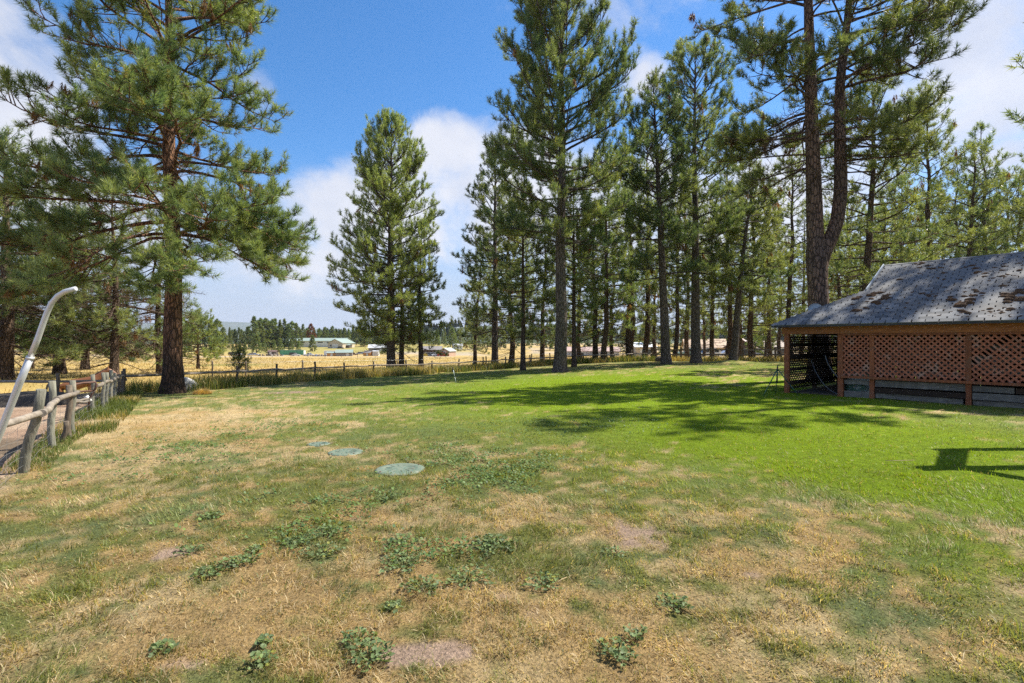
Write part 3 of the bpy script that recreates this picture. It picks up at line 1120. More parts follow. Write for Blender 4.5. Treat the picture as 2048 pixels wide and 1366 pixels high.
    tm, cm = make_pine(26.0, .40, 8.2, f, 108, .05, 1.1, 'bark_grey', 20, (6, 12), 20, (.004, 0), .12, 21, .12, .85, 2.9, .28, 1.1, (.2, .42), .36, dict(n=20, length=.27, width=.026, axis=.28, hue=.03), True, -.02, .95, .05, .4)
    plant('ponderosa_pine', 'tallest straight grey-trunked pine mid-lawn carrying a small nest box', x, y, tm, cm, group=NEAR)

    # two slim pines side by side
    x, y = at_px(1333, 38)
    f = lambda t: np.interp(t, [0, .2, .5, .8, 1], [3.0, 3.6, 3.2, 2.0, .6])
    tm, cm = make_pine(21.2, .345, 6.0, f, 84, -.05, 1.0, 'bark_grey', 18, (3.0, 9), 16, (-.045, 0), .1, 31, .2, .6, 2.6, .28, 1.05, (.2, .42), .32, dict(n=17, length=.27, width=.031, axis=.28, hue=-.04), True, -.06)
    plant('ponderosa_pine', 'slim pine leaning slightly, first of a pair of pale-footed trunks', x, y, tm, cm, group=NEAR)
    x, y = at_px(1392, 40)
    f = lambda t: np.interp(t, [0, .2, .55, .85, 1], [3.4, 3.6, 3.4, 2.7, .8])
    tm, cm = make_pine(24.6, .37, 6.5, f, 94, -.02, 1.05, 'bark_grey', 18, (3.5, 10), 16, (-.004, 0), .1, 33, .18, .65, 2.6, .28, 1.05, (.2, .42), .32, dict(n=17, length=.27, width=.031, axis=.28, hue=.02), True, .0)
    plant('ponderosa_pine', 'straight pine beside the leaning one, second of the pale-footed pair', x, y, tm, cm, group=NEAR)

    # the leaning pine on its grassy mound
    f = lambda t: np.interp(t, [0, .3, .7, 1], [3.6, 3.8, 2.6, .7])
    tm, cm = make_pine(14.8, .29, 5.4, f, 46, -.12, .7, 'bark_grey', 8, (4, 7), 14, (.105, 0), .25, 37, .25, .5, 2.7, .2, 1.15, (.2, .42), .25, dict(n=16, length=.27, width=.040, axis=.26, hue=.10), True, .05)
    plant('ponderosa_pine', 'bushy pine with a bent trunk leaning from a grassy mound', 18.0, 41.5, tm, cm, group=NEAR)

    # the broad cone beyond the rail fence
    x, y = at_px(783, 46)
    tm, cm = make_pine(22.6, .40, 2.6, lambda t: np.interp(t, [0, .12, .3, .55, .8, .93, 1], [3.0, 4.6, 5.1, 4.2, 2.7, 1.7, .5]), 138, -.12, 1.05, 'bark_grey', 40, (2.0, 7.5), 14, (-.003, 0), .1, 41, .1, .75, 2.5, .26, 1.0, (.2, .40), .26, dict(n=16, length=.27, width=.036, axis=.28, hue=.20), True, .08, .9, .05, .35)
    plant('ponderosa_pine', 'broad cone-shaped pine standing alone beyond the rail fence, sunlit yellow green', x, y, tm, cm, group='pines beyond the rail fence')
    # its smaller companions
    f = lambda t: np.interp(t, [0, .2, .6, 1], [2.2, 3.2, 2.2, .5])
    tm, cm = make_pine(12.6, .24, 2.0, f, 52, -.2, .7, 'bark_grey', 24, (1.8, 5.5), 10, (0, 0), .2, 43, .25, .55, 2.2, .3, .9, (.2, .4), .25, dict(n=14, length=.27, width=.044, axis=.26, hue=-.02), True, -.05)
    x, y = at_px(842, 48)
    plant('ponderosa_pine', 'lower dark pine tucked against the broad cone-shaped one, dead twigs below', x, y, tm, cm, group='pines beyond the rail fence')
    x, y = at_px(803, 49.5)
    plant('ponderosa_pine', 'slender pine close behind the broad cone-shaped one, red-brown trunk', x, y, tm, cm, 2.2, 1.08, 'pines beyond the rail fence')
    # the dark pair at the fence
    f = lambda t: np.interp(t, [0, .15, .5, .8, 1], [3.4, 4.4, 3.4, 2.0, .5])
    tm, cm = make_pine(21.5, .33, 3.0, f, 92, -.15, .95, 'bark_grey', 24, (2, 7), 12, (0, 0), .12, 47, .15, .65, 2.2, .28, 1.0, (.18, .38), .25, dict(n=14, length=.28, width=.046, axis=.28, hue=-.06), True, -.05)
    x, y = at_px(990, 49)
    plant('ponderosa_pine', 'full dark green pine just beyond the rail fence, boughs almost to the ground', x, y, tm, cm, .4, 1.0, 'pines beyond the rail fence')
    f = lambda t: np.interp(t, [0, .2, .6, 1], [2.2, 2.5, 1.9, .45])
    tm, cm = make_pine(13.4, .19, 3.4, f, 58, -.1, .9, 'bark_far', 8, (2.4, 4.5), 10, (0, 0), .12, 49, .15, .6, 2.5, .25, 1.1, (.2, .4), .25, dict(n=16, length=.25, width=.036, axis=.26, hue=.02), True, .0)
    x, y = at_px(1046, 37.5)
    plant('ponderosa_pine', 'young pine with a thin dark trunk on the lawn edge', x, y, tm, cm, 1.0, 1.0, NEAR)
    x, y = at_px(1148, 38.5)
    plant('ponderosa_pine', 'young thin-trunked pine just behind the tallest one', x, y, tm, cm, 3.4, (.95, .95, 1.05), NEAR)


hero_trees()


def wood():
    """the stand of pines behind: five trees grown once and copied"""
    protos = []
    for i, (H, z0, rm, nl, hue) in enumerate([(20, 3.4, 3.7, 78, .02), (23, 4.8, 3.3, 74, .06), (17, 2.2, 3.5, 74, .14), (21, 6.0, 3.1, 60, -.03), (15, 1.6, 3.2, 68, .05)]):
        f = lambda t, rm=rm: np.interp(t, [0, .2, .55, .85, 1], [rm * .7, rm, rm * .85, rm * .5, .5])
        protos.append((H, make_pine(H, .27, z0, f, nl, -.1, .9, 'bark_far', 26, (1.2, 6.5), 10, (0, 0), .45, 60 + i, .2, .6, 2.0, .30, .85, (.2, .42), .40, dict(n=15, length=.30, width=.040, axis=.28, hue=hue, thin=.85), False, hue)))
    W = 'pines of the wood behind the lawn'
    spec = [  # picture x, distance, height, which, label
        (1190, 50, 15, 4, 'dark low-branched pine by the pinkish track, behind the tallest one'),
        (1206, 47, 19.5, 0, 'thick dark trunk in the gap beside the tallest pine'),
        (1258, 50, 19, 1, 'pale-trunked pine behind the far sprinkler'),
        (1262, 60, 27, 3, 'spindly tall pine with a dark spire, behind the far sprinkler'),
        (1288, 57, 26, 0, 'tall pine with a twin spire, behind the first slim pine'),
        (1348, 52, 20, 1, 'dark trunk standing close behind the first slim pine'),
        (1425, 62, 21, 0, 'pine seen between the straight pine and the leaning one'),
        (1456, 55, 24, 1, 'pine rising directly behind the leaning one'),
        (1505, 55, 22, 2, 'dense pine just past the leaning one'),
        (1540, 64, 21, 3, 'bare-stemmed pine above the corner of the two-rail fence'),
        (1583, 46, 20.5, 1, 'slim rust-flecked pine just beside the forked trunk'),
        (1600, 70, 20, 0, 'pine half hidden by the forked trunk'),
        (1692, 58, 19, 2, 'thick green pine between the forked trunk and the roof end'),
        (1735, 31, 19, 0, 'stout dark-trunked pine behind the ridge end of the shed'),
        (1772, 66, 22, 1, 'pine in the gap behind the shed ridge end'),
        (1802, 52, 18.5, 4, 'bushy pale green pine above the shed ridge'),
        (1862, 41, 22.5, 1, 'tall brown-trunked pine above the middle of the shed ridge'),
        (1906, 54, 21, 3, 'thin-trunked pine above the shed ridge'),
        (1935, 66, 23, 0, 'dense pine far back above the shed ridge'),
        (1970, 47, 21.5, 3, 'dark-stemmed pine with a clear pointed top over the shed roof'),
        (2010, 62, 22, 2, 'rounded pine beside the pointed one over the shed roof'),
        (2040, 50, 18.5, 1, 'pine at the very end of the row over the shed roof'),
        (2120, 46, 22, 0, 'pine standing past the shed, outermost of the row'),
        (950, 62, 14, 4, 'low pine beyond the fence, behind the full dark green one'),
        (1022, 56, 19, 2, 'pine with a pale trunk behind the full dark green one'),
        (1085, 60, 16.5, 4, 'bushy pine in the gap by the tallest trunk'),
        (1160, 66, 18.5, 2, 'bushy pine right behind the young thin-trunked one'),
        (1225, 72, 18, 2, 'bushy pine deep in the wood behind the far sprinkler'),
        (1310, 74, 16, 4, 'low spreading pine by the white roof in the wood'),
        (1375, 70, 22, 2, 'dense pine between the two slim trunks'),
        (1480, 76, 19, 4, 'spreading pine behind the leaning one, by the red roof'),
        (1560, 82, 20, 2, 'dense pine over the far end of the two-rail fence'),
        (1640, 84, 22, 4, 'pine filling the gap behind the forked trunk'),
        (1725, 80, 23, 2, 'dense pine far behind the shed roof end'),
        (1840, 78, 24, 4, 'broad pine far behind the shed ridge'),
        (1990, 80, 25, 2, 'broad pine far back at the end of the ridge'),
        (1760, 48, 14, 4, 'young bushy pine peeping over the shed ridge end'),
        (1680, 44, 12, 4, 'young bushy pine beside the satellite dish'),
        (1530, 86, 17, 0, 'thin pine far back beyond the two-rail fence'),
        (1408, 90, 19, 0, 'thin pine far back between the slim pair'),
        (1890, 92, 27, 0, 'tall pine farthest back behind the shed'),
        (1660, 100, 26, 1, 'tall pine farthest back behind the forked trunk'),
        (1944, 45, 19, 4, 'full low-boughed pine just before the pointed one'),
        (1788, 58, 24, 3, 'tall thin-crowned pine over the shed ridge end'),
    ]
    for px, d, h, w, lab in spec:
        x, y = at_px(px, d)
        H, (tm, cm) = protos[w]
        s = h / H
        ws = min(max(s, .85), 1.15)
        plant('ponderosa_pine', lab, x, y, tm, cm, RNG.random() * 6.28, (ws, ws, s), W, tilt=(RNG.normal(0, .018), RNG.normal(0, .018)))
    # pines out of the picture to the right: they throw the shade across the lawn
    f = lambda t: np.interp(t, [0, .2, .6, 1], [1.6, 2.7, 2.6, .6])
    tall = make_pine(29, .42, 15.0, f, 36, -.1, .9, 'bark_far', 0, None, 10, (0, 0), .2, 97, .25, .5, 2.0, .3, .8, (.2, .4), .3, dict(n=9, length=.34, width=.09, axis=.3), False)
    protos.append((29, tall))
    for x, y, h, w, lab in [(20.6, 18.4, 29, 5, 'very tall high-crowned pine right behind the shed'), (25.5, 21.0, 25, 1, 'full-crowned pine past the far corner of the shed'), (28.5, 19.0, 25, 0, 'broad pine standing farther out past the shed'), (30, 15.5, 19, 1, 'pine out past the end of the shed')]:
        H, (tm, cm) = protos[w]
        plant('ponderosa_pine', lab, x, y, tm, cm, RNG.random() * 6.28, h / H, W)
    # the dark pines behind the paddock
    L = 'pines behind the paddock'
    f = lambda t: np.interp(t, [0, .2, .6, 1], [4.6, 5.0, 3.8, 1.0])
    tm, cm = make_pine(13.5, .36, 2.0, f, 62, -.2, .75, 'bark_far', 40, (1.2, 6), 12, (0, 0), .3, 81, .3, .5, 2.2, .28, 1.0, (.2, .42), .34, dict(n=17, length=.27, width=.028, axis=.28, hue=.02), True, -.06)
    f2 = lambda t: np.interp(t, [0, .2, .6, 1], [3.6, 4.2, 3.2, .8])
    tm2, cm2 = make_pine(12.0, .26, 2.2, f2, 38, -.3, .75, 'bark_far', 80, (1.0, 7.0), 12, (0, 0), .3, 83, .35, .45, 2.3, .35, .9, (.2, .42), .3, dict(n=17, length=.27, width=.028, axis=.28, hue=.06), True, .02, .85, .05, .2, .05)
    for px, d, a, sc, two, lab in [(8, 30, 0, 1.05, 0, 'wide dark pine behind the paddock, trunk at the end of the back rail'), (228, 33, 1, 1.0, 1, 'pine full of dead twigs standing over the brown horse'),
                                   (120, 38, 2.5, 1.0, 0, 'dark pine behind the paddock, between two others'), (322, 38, 3.1, .98, 1, 'pine half hidden by the huge red-barked trunk'),
                                   (-90, 34, 4, 1.1, 0, 'wide pine past the end of the paddock'), (170, 47, 1.6, .9, 0, 'smaller dark pine farther behind the paddock'), (60, 50, 5, 1.0, 1, 'twiggy pine farther behind the paddock')]:
        x, y = at_px(px, d)
        plant('ponderosa_pine', lab, x, y, tm2 if two else tm, cm2 if two else cm, a, sc, L)
    # young pines in the field
    f = lambda t: np.interp(t, [0, .25, .7, 1], [2.2, 2.5, 1.5, .3])
    tm, cm = make_pine(4.9, .14, .95, f, 40, -.05, .9, 'bark_far', 6, (.6, 1.4), 10, (0, 0), .1, 91, .1, .5, 2.6, .25, .8, (.22, .42), .2, dict(n=12, length=.26, width=.06, axis=.25, hue=.08), True, .06)
    x, y = at_px(396, 49)
    plant('young_pine', 'round-headed young pine on a short trunk in the dry field', x, y, tm, cm, 0, 1.0, 'young pines in the field')
    f = lambda t: np.interp(t, [0, .3, 1], [.95, .9, .15])
    tm, cm = make_pine(1.75, .05, .12, f, 44, .1, 1.0, 'bark_far', 0, None, 8, (0, 0), .03, 93, .05, .5, 4.0, .1, .7, (.25, .45), .15, dict(n=14, length=.13, width=.026, axis=.15, hue=.05), True, .02)
    x, y = at_px(478, 43)
    plant('young_pine', 'little cone-shaped pine, hardly taller than the rail fence', x, y, tm, cm, 0, 1.0, 'young pines in the field')
    return protos


PROTOS = wood()


def far_trees():
    """the tree line across the valley"""
    protos = []
    for i, (H, rm, tip) in enumerate([(18, 3.4, .9), (20, 2.8, .95), (15, 4.2, .6), (13, 3.2, .8)]):
        f = lambda t, rm=rm, tip=tip: rm * (.75 + .25 * min(t / .15, 1)) * (1 - max(t - .1, 0) / .9) ** tip + .25
        tm, cm = make_pine(H, .26, 1.2 if i < 3 else .5, f, 46, -.2, .7, 'bark_far', 0, None, 6, (0, 0), .1, 101 + i, .2, .4, .8, .25, .28, (.25, .5), .2, dict(n=8, length=1.1, width=.36, axis=.6, hue=-.05 + .05 * i, dark=.8), False)
        protos.append((H, tm, cm))
    g = 'pines of the tree line across the valley'
    def put(px, d, h, i, lab=None, nm='distant_pine', grp=g, mesh=None):
        if lab is None:
            k = 'left of the long white barn' if px < 600 else ('right behind the long white barn' if px < 700 else 'past the tan garage')
            lab = ('dark green pine in the tall front row of trees ' if d < 400 else 'small pine in the back row of trees ') + k
        x, y = at_px(px, d)
        H, tm, cm = protos[i]
        s = h / H
        plant(nm, lab, x, y, tm, mesh or cm, RNG.random() * 6.28, (s * RNG.uniform(.85, 1.15), s * RNG.uniform(.85, 1.15), s), grp)
    # tops read off the picture: x, top y, distance
    rows = [(372, 650, 300), (388, 648, 310), (405, 655, 300), (421, 641, 300), (434, 642, 300), (446, 657, 310), (460, 664, 330), (470, 660, 340), (478, 657, 340), (488, 664, 345),
            (497, 655, 330), (508, 636, 325), (517, 645, 335), (521, 640, 345), (531, 640, 340), (538, 644, 350), (545, 642, 345), (550, 640, 350), (560, 642, 345), (569, 640, 350), (577, 650, 350), (584, 646, 345), (593, 648, 340), (601, 660, 345),
            (606, 650, 410), (614, 658, 420), (628, 657, 430), (636, 660, 430), (648, 656, 425), (655, 658, 430), (665, 654, 425), (674, 659, 430), (681, 660, 430), (688, 657, 425), (697, 660, 420), (706, 652, 400), (713, 660, 400), (722, 642, 370), (730, 645, 370), (738, 652, 375), (748, 656, 380), (756, 650, 380), (768, 655, 380), (780, 658, 390), (795, 655, 390), (810, 660, 380), (825, 662, 390), (842, 664, 380), (860, 664, 390), (875, 668, 380), (890, 672, 370)]
    for px, ty, d in rows:
        x, y = at_px(px, d)
        top = EYE + (683 - ty) / FPX * d
        put(px, d, max(top - gz(x, y), 5), RNG.integers(0, 3))
    for px in np.arange(366, 905, 8.5):
        px = px + RNG.normal(0, 3)
        put(px, RNG.uniform(415, 520), RNG.uniform(9, 16), RNG.integers(0, 3))
    x, y = at_px(622, 405)
    dead = protos[2][2].copy()
    a = dead.attributes['tone']
    a.data.foreach_set('color', np.tile(np.array([.20, .085, .04, 1], np.float32), len(a.data)))
    put(622, 405, 16, 2, 'rust-brown dead pine above the roof of the long barn', 'dead_pine', None, dead)
    for px, d, h in [(443, 255, 5), (513, 285, 10), (560, 275, 8), (548, 280, 7), (582, 290, 7), (597, 285, 6), (625, 300, 9), (490, 300, 5), (480, 305, 4.5), (528, 295, 6), (466, 300, 4), (536, 285, 5)]:
        put(px, d, h, 3, 'small bushy pine in front of the tree line across the valley', 'distant_shrub', 'bushes before the tree line across the valley')
    for px, d, h in [(905, 330, 13), (918, 340, 12), (932, 350, 13), (945, 360, 12), (960, 350, 13), (975, 340, 12), (1000, 330, 14), (1030, 330, 15), (1060, 320, 14), (1100, 300, 15), (1140, 300, 16), (1175, 280, 15), (1220, 260, 15), (1250, 250, 17), (1290, 240, 17), (1330, 230, 16), (1370, 240, 17), (1420, 230, 17), (1460, 220, 18), (1500, 230, 17), (1545, 220, 18), (1600, 210, 19), (1650, 220, 20), (1700, 230, 22), (1760, 220, 24), (1820, 230, 25), (1880, 230, 26), (1940, 220, 26), (2000, 220, 26), (2060, 220, 26),
                     (1270, 130, 7), (1300, 120, 8), (1290, 150, 9), (1510, 120, 9), (1530, 130, 8), (20, 330, 16), (60, 320, 17), (110, 330, 16), (160, 320, 17), (200, 330, 15), (240, 320, 16), (280, 330, 15), (320, 320, 16), (350, 310, 17)]:
        put(px, d, h, RNG.integers(0, 3), 'far pine beyond the fields, seen between the trunks', 'distant_pine', 'far pines seen between trunks')
    # the wooded hill beyond, read as one mass
    n = 900
    yy = RNG.uniform(640, 1250, n)
    xx = RNG.uniform(-1.0, 1.1, n) * yy
    V, F, C = [], [], []
    k = 6
    h = RNG.uniform(11, 20, n)
    r = h * RNG.uniform(.17, .26, n)
    z = ground_z(xx, yy) + hill_z(xx, yy)
    an = np.arange(k) * 2 * PI / k
    lv = [(0.06, 1.0), (.38, .82), (.40, .98), (.68, .5), (.70, .62), (1.0, .02)]
    R = np.array([q[1] for q in lv])[None, :, None] * r[:, None, None] * RNG.uniform(.7, 1.25, (n, len(lv), k))
    P = np.stack([xx[:, None, None] + R * np.cos(an), yy[:, None, None] + R * np.sin(an), z[:, None, None] + np.array([q[0] for q in lv])[None, :, None] * h[:, None, None] + 0 * R], -1)
    V = P.reshape(-1, 3)
    b = (np.arange(n)[:, None, None] * len(lv) + np.arange(len(lv) - 1)[None, :, None]) * k
    j, j2 = np.arange(k)[None, None], (np.arange(k)[None, None] + 1) % k
    F = np.stack([b + j, b + j2, b + k + j2, b + k + j], -1).reshape(-1, 4)
    c = lerp(np.array([.035, .06, .032]), np.array([.075, .095, .04]), RNG.random(n))
    c = np.repeat(np.concatenate([c, np.ones((n, 1))], 1), len(lv) * k, 0)
    tag(link('far_wood', mesh_np('far_wood', V, [F], M['needle'], False, c)), kind='stuff')


def hill_z(x, y):
    """a low wooded rise to the right of the barn"""
    return 26 * np.exp(-(((x + 40) / 150) ** 2 + ((y - 900) / 220) ** 2)) + 12 * sst(y, 650, 1200)


def hills():
    # the wooded rise
    gx, gy = np.meshgrid(np.linspace(-1500, 1500, 90), np.linspace(560, 1500, 40))
    z = ground_z(gx, gy) + hill_z(gx, gy) - .6
    z = np.where((gy < 600) | (gy > 1480), z - 8, z)
    V = np.stack([gx, gy, z], -1).reshape(-1, 3)
    i = np.arange(39)[:, None] * 90 + np.arange(89)[None]
    F = np.stack([i, i + 1, i + 91, i + 90], -1).reshape(-1, 4)
    m = paint_mat('wooded_slope', (.055, .075, .04), .95, 0, .5, (.03, .05, .03), .02)
    tag(link('wooded_hill', mesh_np('wooded_hill', V, [F], m, True)), kind='structure')
    # the mountains
    a = np.linspace(-1.25, 1.25, 160)
    V, rows = [], []
    for t, back in ((0, -350), (.55, -120), (1, 0), (.6, 300), (0, 700)):
        d = 8600 + back * 2
        px = a * 57.3
        h = 95 + 46 * np.exp(-((px + 29.5) / 6.0) ** 2) + 22 * np.exp(-((px + 38) / 7) ** 2) + 30 * np.exp(-((px - 20) / 12) ** 2) + 22 * (fbm(px, px * 0, 5.0, 4, 91) - .5) + 9 * (fbm(px, px * 0 + 4, 1.2, 3, 92) - .5)
        V.append(np.stack([d * np.sin(a), d * np.cos(a), h * t * 2.05 - 16 * (t == 0)], -1))
    V = np.concatenate(V)
    i = np.arange(4)[:, None] * 160 + np.arange(159)[None]
    F = np.stack([i, i + 1, i + 161, i + 160], -1).reshape(-1, 4)
    m = paint_mat('mountain_forest', (.075, .10, .075), .95, 0, .6, (.12, .12, .09), .004)
    tag(link('mountains', mesh_np('mountains', V, [F], m, True)), kind='structure')


hills()
far_trees()


# ------------------------------------------------------------------ the shed
M['cedar'] = wood_mat('stained_cedar', (.34, .12, .052), (.15, .05, .024), .7, (30, 30, 6), (.20, .11, .07))
M['cedar_fascia'] = wood_mat('stained_fascia', (.42, .165, .06), (.20, .07, .028), .7, (6, 6, 40), (.26, .13, .06))
M['lath'] = wood_mat('lattice_laths', (.45, .165, .090), (.24, .08, .045), .75, (22, 22, 22), (.36, .26, .21))
M['grey_wood'] = wood_mat('weathered_boards', (.20, .19, .175), (.085, .08, .075), .9, (5, 5, 45), (.26, .245, .23))
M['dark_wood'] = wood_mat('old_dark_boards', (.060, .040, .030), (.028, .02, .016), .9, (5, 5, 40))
M['pale_wood'] = wood_mat('cut_rafter_wood', (.46, .37, .20), (.30, .22, .11), .8, (20, 20, 20))
M['felt'] = paint_mat('roofing_felt', (.045, .045, .048), .95)
M['verge'] = paint_mat('pale_metal_trim', (.50, .56, .64), .4, .3, .3)


def shingle_material():
    m, k, b, out = new_mat('asphalt_shingles')
    oi = k.n('ShaderNodeObjectInfo').outputs['Random']
    p = pos(k)
    n, n2 = k.noise(p, 26, 3), k.noise(p, 1.7, 4)
    c = k.mix(oi, (.070, .077, .090), (.200, .208, .222))
    c = k.mix(k.ss(n2, .42, .66, 0, .4), c, (.17, .15, .13))
    c = k.mix(k.ss(n, .55, .85, 0, .35), c, (.26, .27, .29))
    c = k.mix(k.ss(k.noise(p, 5.5, 4, .7), .60, .76, 0, .45), c, (.085, .075, .06))
    k.put(b.inputs['Base Color'], c)
    b.inputs['Roughness'].default_value = .78
    b.inputs['Specular IOR Level'].default_value = .45
    bump(k, b, n, .5, .004)
    return m


def moss_material():
    m, k, b, out = new_mat('dry_moss')
    p = pos(k)
    n, n2 = k.noise(p, 60, 5, .7), k.noise(p, 6, 3)
    c = k.mix(n2, (.040, .022, .012), (.100, .050, .022))
    c = k.mix(k.ss(n, .5, .75, 0, .6), c, (.20, .12, .05))
    k.put(b.inputs['Base Color'], c)
    b.inputs['Roughness'].default_value = 1.0
    bump(k, b, n, 1.0, .02)
    return m


M['shingle'] = shingle_material()
M['moss'] = moss_material()


def clip_lath(u0, u1, z0, z1, c, sgn):
    """the stretch of the 45 degree line  z = sgn*(u-c) + z0  inside the panel"""
    pts = []
    for uu in (u0, u1):
        z = sgn * (uu - c) + z0
        if z0 <= z <= z1:
            pts.append((uu, z))
    for z in (z0, z1):
        uu = c + (z - z0) * sgn
        if u0 < uu < u1:
            pts.append((uu, z))
    if len(pts) < 2:
        return None
    pts.sort()
    return pts[0], pts[-1]


def roof_hit(px, py, P0, e1, e2):
    """where the sight line meets a roof plane, as (u, s)"""
    n = e1.cross(e2)
    d = Vector(px_dir(px, py))
    t = (P0 - Vector((0, 0, EYE))).dot(n) / d.dot(n)
    q = Vector((0, 0, EYE)) + d * t - P0
    return q.dot(e1), q.dot(e2)


def build_shed():
    zb = gz(SHED_B.x, SHED_B.y)
    S = thing('garden_shed', 'open-sided shed with red-brown lattice walls under a mossy grey shingle roof', 'shed', (SHED_B.x, SHED_B.y, zb), SHED_A)
    R3 = Matrix.Rotation(SHED_A, 3, 'Z')
    O = Vector((SHED_B.x, SHED_B.y, zb))
    U0, U1, DEP = -1.6, 7.4, 7.7
    posts = [(-1.6, .15, 0), (0, .15, 0), (.83, .12, 0), (3.02, .12, 0), (5.2, .12, 0), (7.4, .14, 0)]
    for u, w, v in posts:
        lo = -.06
        MB().box((u, v + .06, (1.975 + lo) / 2), (w, .11, 1.975 - lo)).build('post', M['cedar'], S)
    for v in (2.5, 5.1, 7.6):
        MB().box((U0 + .01, v, .98), (.12, .12, 2.0)).build('post', M['dark_wood'], S)
    for u in (.5, 3.0, 5.2, 7.4):
        MB().box((u, DEP, .98), (.12, .12, 2.0)).build('post', M['dark_wood'], S)
    # beams
    MB().box((-.86, -.03, 2.105), (1.72, .06, .255)).build('beam', M['cedar_fascia'], S)
    MB().box((3.77, -.033, 2.10), (7.52, .06, .245)).build('beam', M['cedar_fascia'], S)
    MB().box((3.73, -.012, 1.945), (7.3, .05, .058)).build('trim_board', M['cedar'], S)
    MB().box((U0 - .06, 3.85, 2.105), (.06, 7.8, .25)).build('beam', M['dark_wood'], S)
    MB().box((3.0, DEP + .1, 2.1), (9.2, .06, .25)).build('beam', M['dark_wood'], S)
    # sill rail
    MB().box((3.72, -.045, .635), (7.46, .10, .07)).build('sill_rail', M['cedar'], S)
    # lattice
    pitch = .148
    for (u0, u1) in ((.075, .77), (.89, 2.96), (3.08, 5.14)):
        for sgn, v in ((-1, .012), (1, .022)):
            z0, z1 = .672, 1.915
            h = z1 - z0
            n = int((u1 - u0 + h) / pitch) + 2
            for i in range(n):
                c = (u0 + pitch * (i + .3)) if sgn < 0 else (u0 - h + pitch * (i + .3))
                s = clip_lath(u0, u1, z0, z1, c if sgn > 0 else c, sgn)
                if s is None or (Vector(s[0]) - Vector(s[1])).length < .05:
                    continue
                if RNG.random() < .035:
                    continue
                (a, za), (b_, zb_) = s
                MB().beam((a, v, za), (b_, v + RNG.normal(0, .0015), zb_), .0085, .046, up=(-(zb_ - za), 0, b_ - a)).build('lath', M['lath'], S)
    # the end wall on the open side: lattice, seen against the light
    for sgn, off in ((-1, 0.0), (1, .01)):
        z0, z1 = .12, 1.93
        h = z1 - z0
        n = int((5.0 + h) / .15)
        for i in range(n):
            c = .15 + .15 * i if sgn < 0 else .15 - h + .15 * i
            s = clip_lath(.15, 5.0, z0, z1, c, sgn)
            if s is None or (Vector(s[0]) - Vector(s[1])).length < .06:
                continue
            (a, za), (b_, zb_) = s
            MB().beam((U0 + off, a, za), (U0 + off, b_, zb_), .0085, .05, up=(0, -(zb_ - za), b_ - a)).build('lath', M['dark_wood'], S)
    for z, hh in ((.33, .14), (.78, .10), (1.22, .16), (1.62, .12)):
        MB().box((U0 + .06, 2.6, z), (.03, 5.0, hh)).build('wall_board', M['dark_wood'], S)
    # solid boards behind and at the far end, coloured dark so the inside stays dark
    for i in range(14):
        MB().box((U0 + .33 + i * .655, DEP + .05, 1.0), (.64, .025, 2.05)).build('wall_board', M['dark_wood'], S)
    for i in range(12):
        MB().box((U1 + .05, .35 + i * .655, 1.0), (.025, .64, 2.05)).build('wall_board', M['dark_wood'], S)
    for i in range(3):
        MB().box((6.3, .05, .9 + i * .36), (2.1, .025, .34)).build('wall_board', M['cedar'], S)
    # partition deep inside the open bay, and boards leaning behind the lattice
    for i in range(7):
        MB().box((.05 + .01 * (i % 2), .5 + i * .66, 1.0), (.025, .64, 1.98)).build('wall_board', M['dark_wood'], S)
    for z, u0, u1, v in ((.80, .12, 2.9, .30), (1.06, .9, 3.6, .34), (1.32, .2, 2.4, .38), (1.28, 3.1, 5.1, .33), (.92, 3.2, 5.0, .42), (1.56, 1.2, 4.2, .5)):
        MB().box(((u0 + u1) / 2, v, z), (u1 - u0, .03, .16), tilt=(.06, RNG.normal(0, .012))).build('inner_board', M['grey_wood'], S)
    # skirting of old boards below the sill
    for u0, u1, z, hh, v, key in ((.10, .77, .475, .13, .055, 'grey_wood'), (.10, .77, .10, .20, .05, 'grey_wood'), (.91, 2.97, .475, .19, .05, 'grey_wood'), (.91, 2.97, .265, .15, .02, 'dark_wood'), (.91, 2.9, .10, .15, .09, 'grey_wood'), (3.1, 3.9, .47, .15, .05, 'grey_wood'),
                                  (3.93, 5.1, .46, .14, .055, 'dark_wood'), (3.1, 4.3, .27, .18, .02, 'grey_wood'), (4.32, 5.6, .26, .18, .03, 'dark_wood'), (3.1, 5.6, .08, .16, .12, 'grey_wood'), (5.2, 7.3, .4, .3, .05, 'grey_wood'), (.91, 3.0, .585, .025, .07, 'dark_wood')):
        MB().box(((u0 + u1) / 2, v, z), (u1 - u0, .035, hh), tilt=(0, RNG.normal(0, .008))).build('skirting_board', M[key], S)
    MB().box((.44, .45, .45), (.72, .02, .62), tilt=(-.12, 0)).build('inner_panel', paint_mat('pale_sheet', (.42, .50, .46), .6), S)
    MB().box((2.9, 3.9, .02), (8.9, 7.5, .03)).build('earth_floor', paint_mat('shed_earth', (.07, .055, .04), .95), S)
    # rafter ends
    for u in (-.15, .46, 1.07, 1.68, 2.29, 2.90, 3.51, 4.12, 4.73, 5.34, 5.95, 6.56):
        MB().box((u + .18, -.16, 2.235), (.075, .30, .075), tilt=(0, PI / 4)).build('rafter_end', M['pale_wood'], S)
    # roof
    E0, K0, G0 = Vector((-1.95, -.35, 2.25)), Vector((.25, 1.85, 3.42)), Vector((.25, 3.85, 4.44))
    UR = 7.75
    ym = 3.85 * 2
    def back(v):
        return Vector((v.x, ym - v.y, v.z))
    roof = MB()
    def slab(poly, th=.05):
        n = len(poly)
        poly = [Vector(p) for p in poly]
        vs = poly + [p - Vector((0, 0, th)) for p in poly]
        roof.add(vs, [tuple(range(n)), tuple(range(2 * n - 1, n - 1, -1))] + [(i, i + n, (i + 1) % n + n, (i + 1) % n) for i in range(n)])
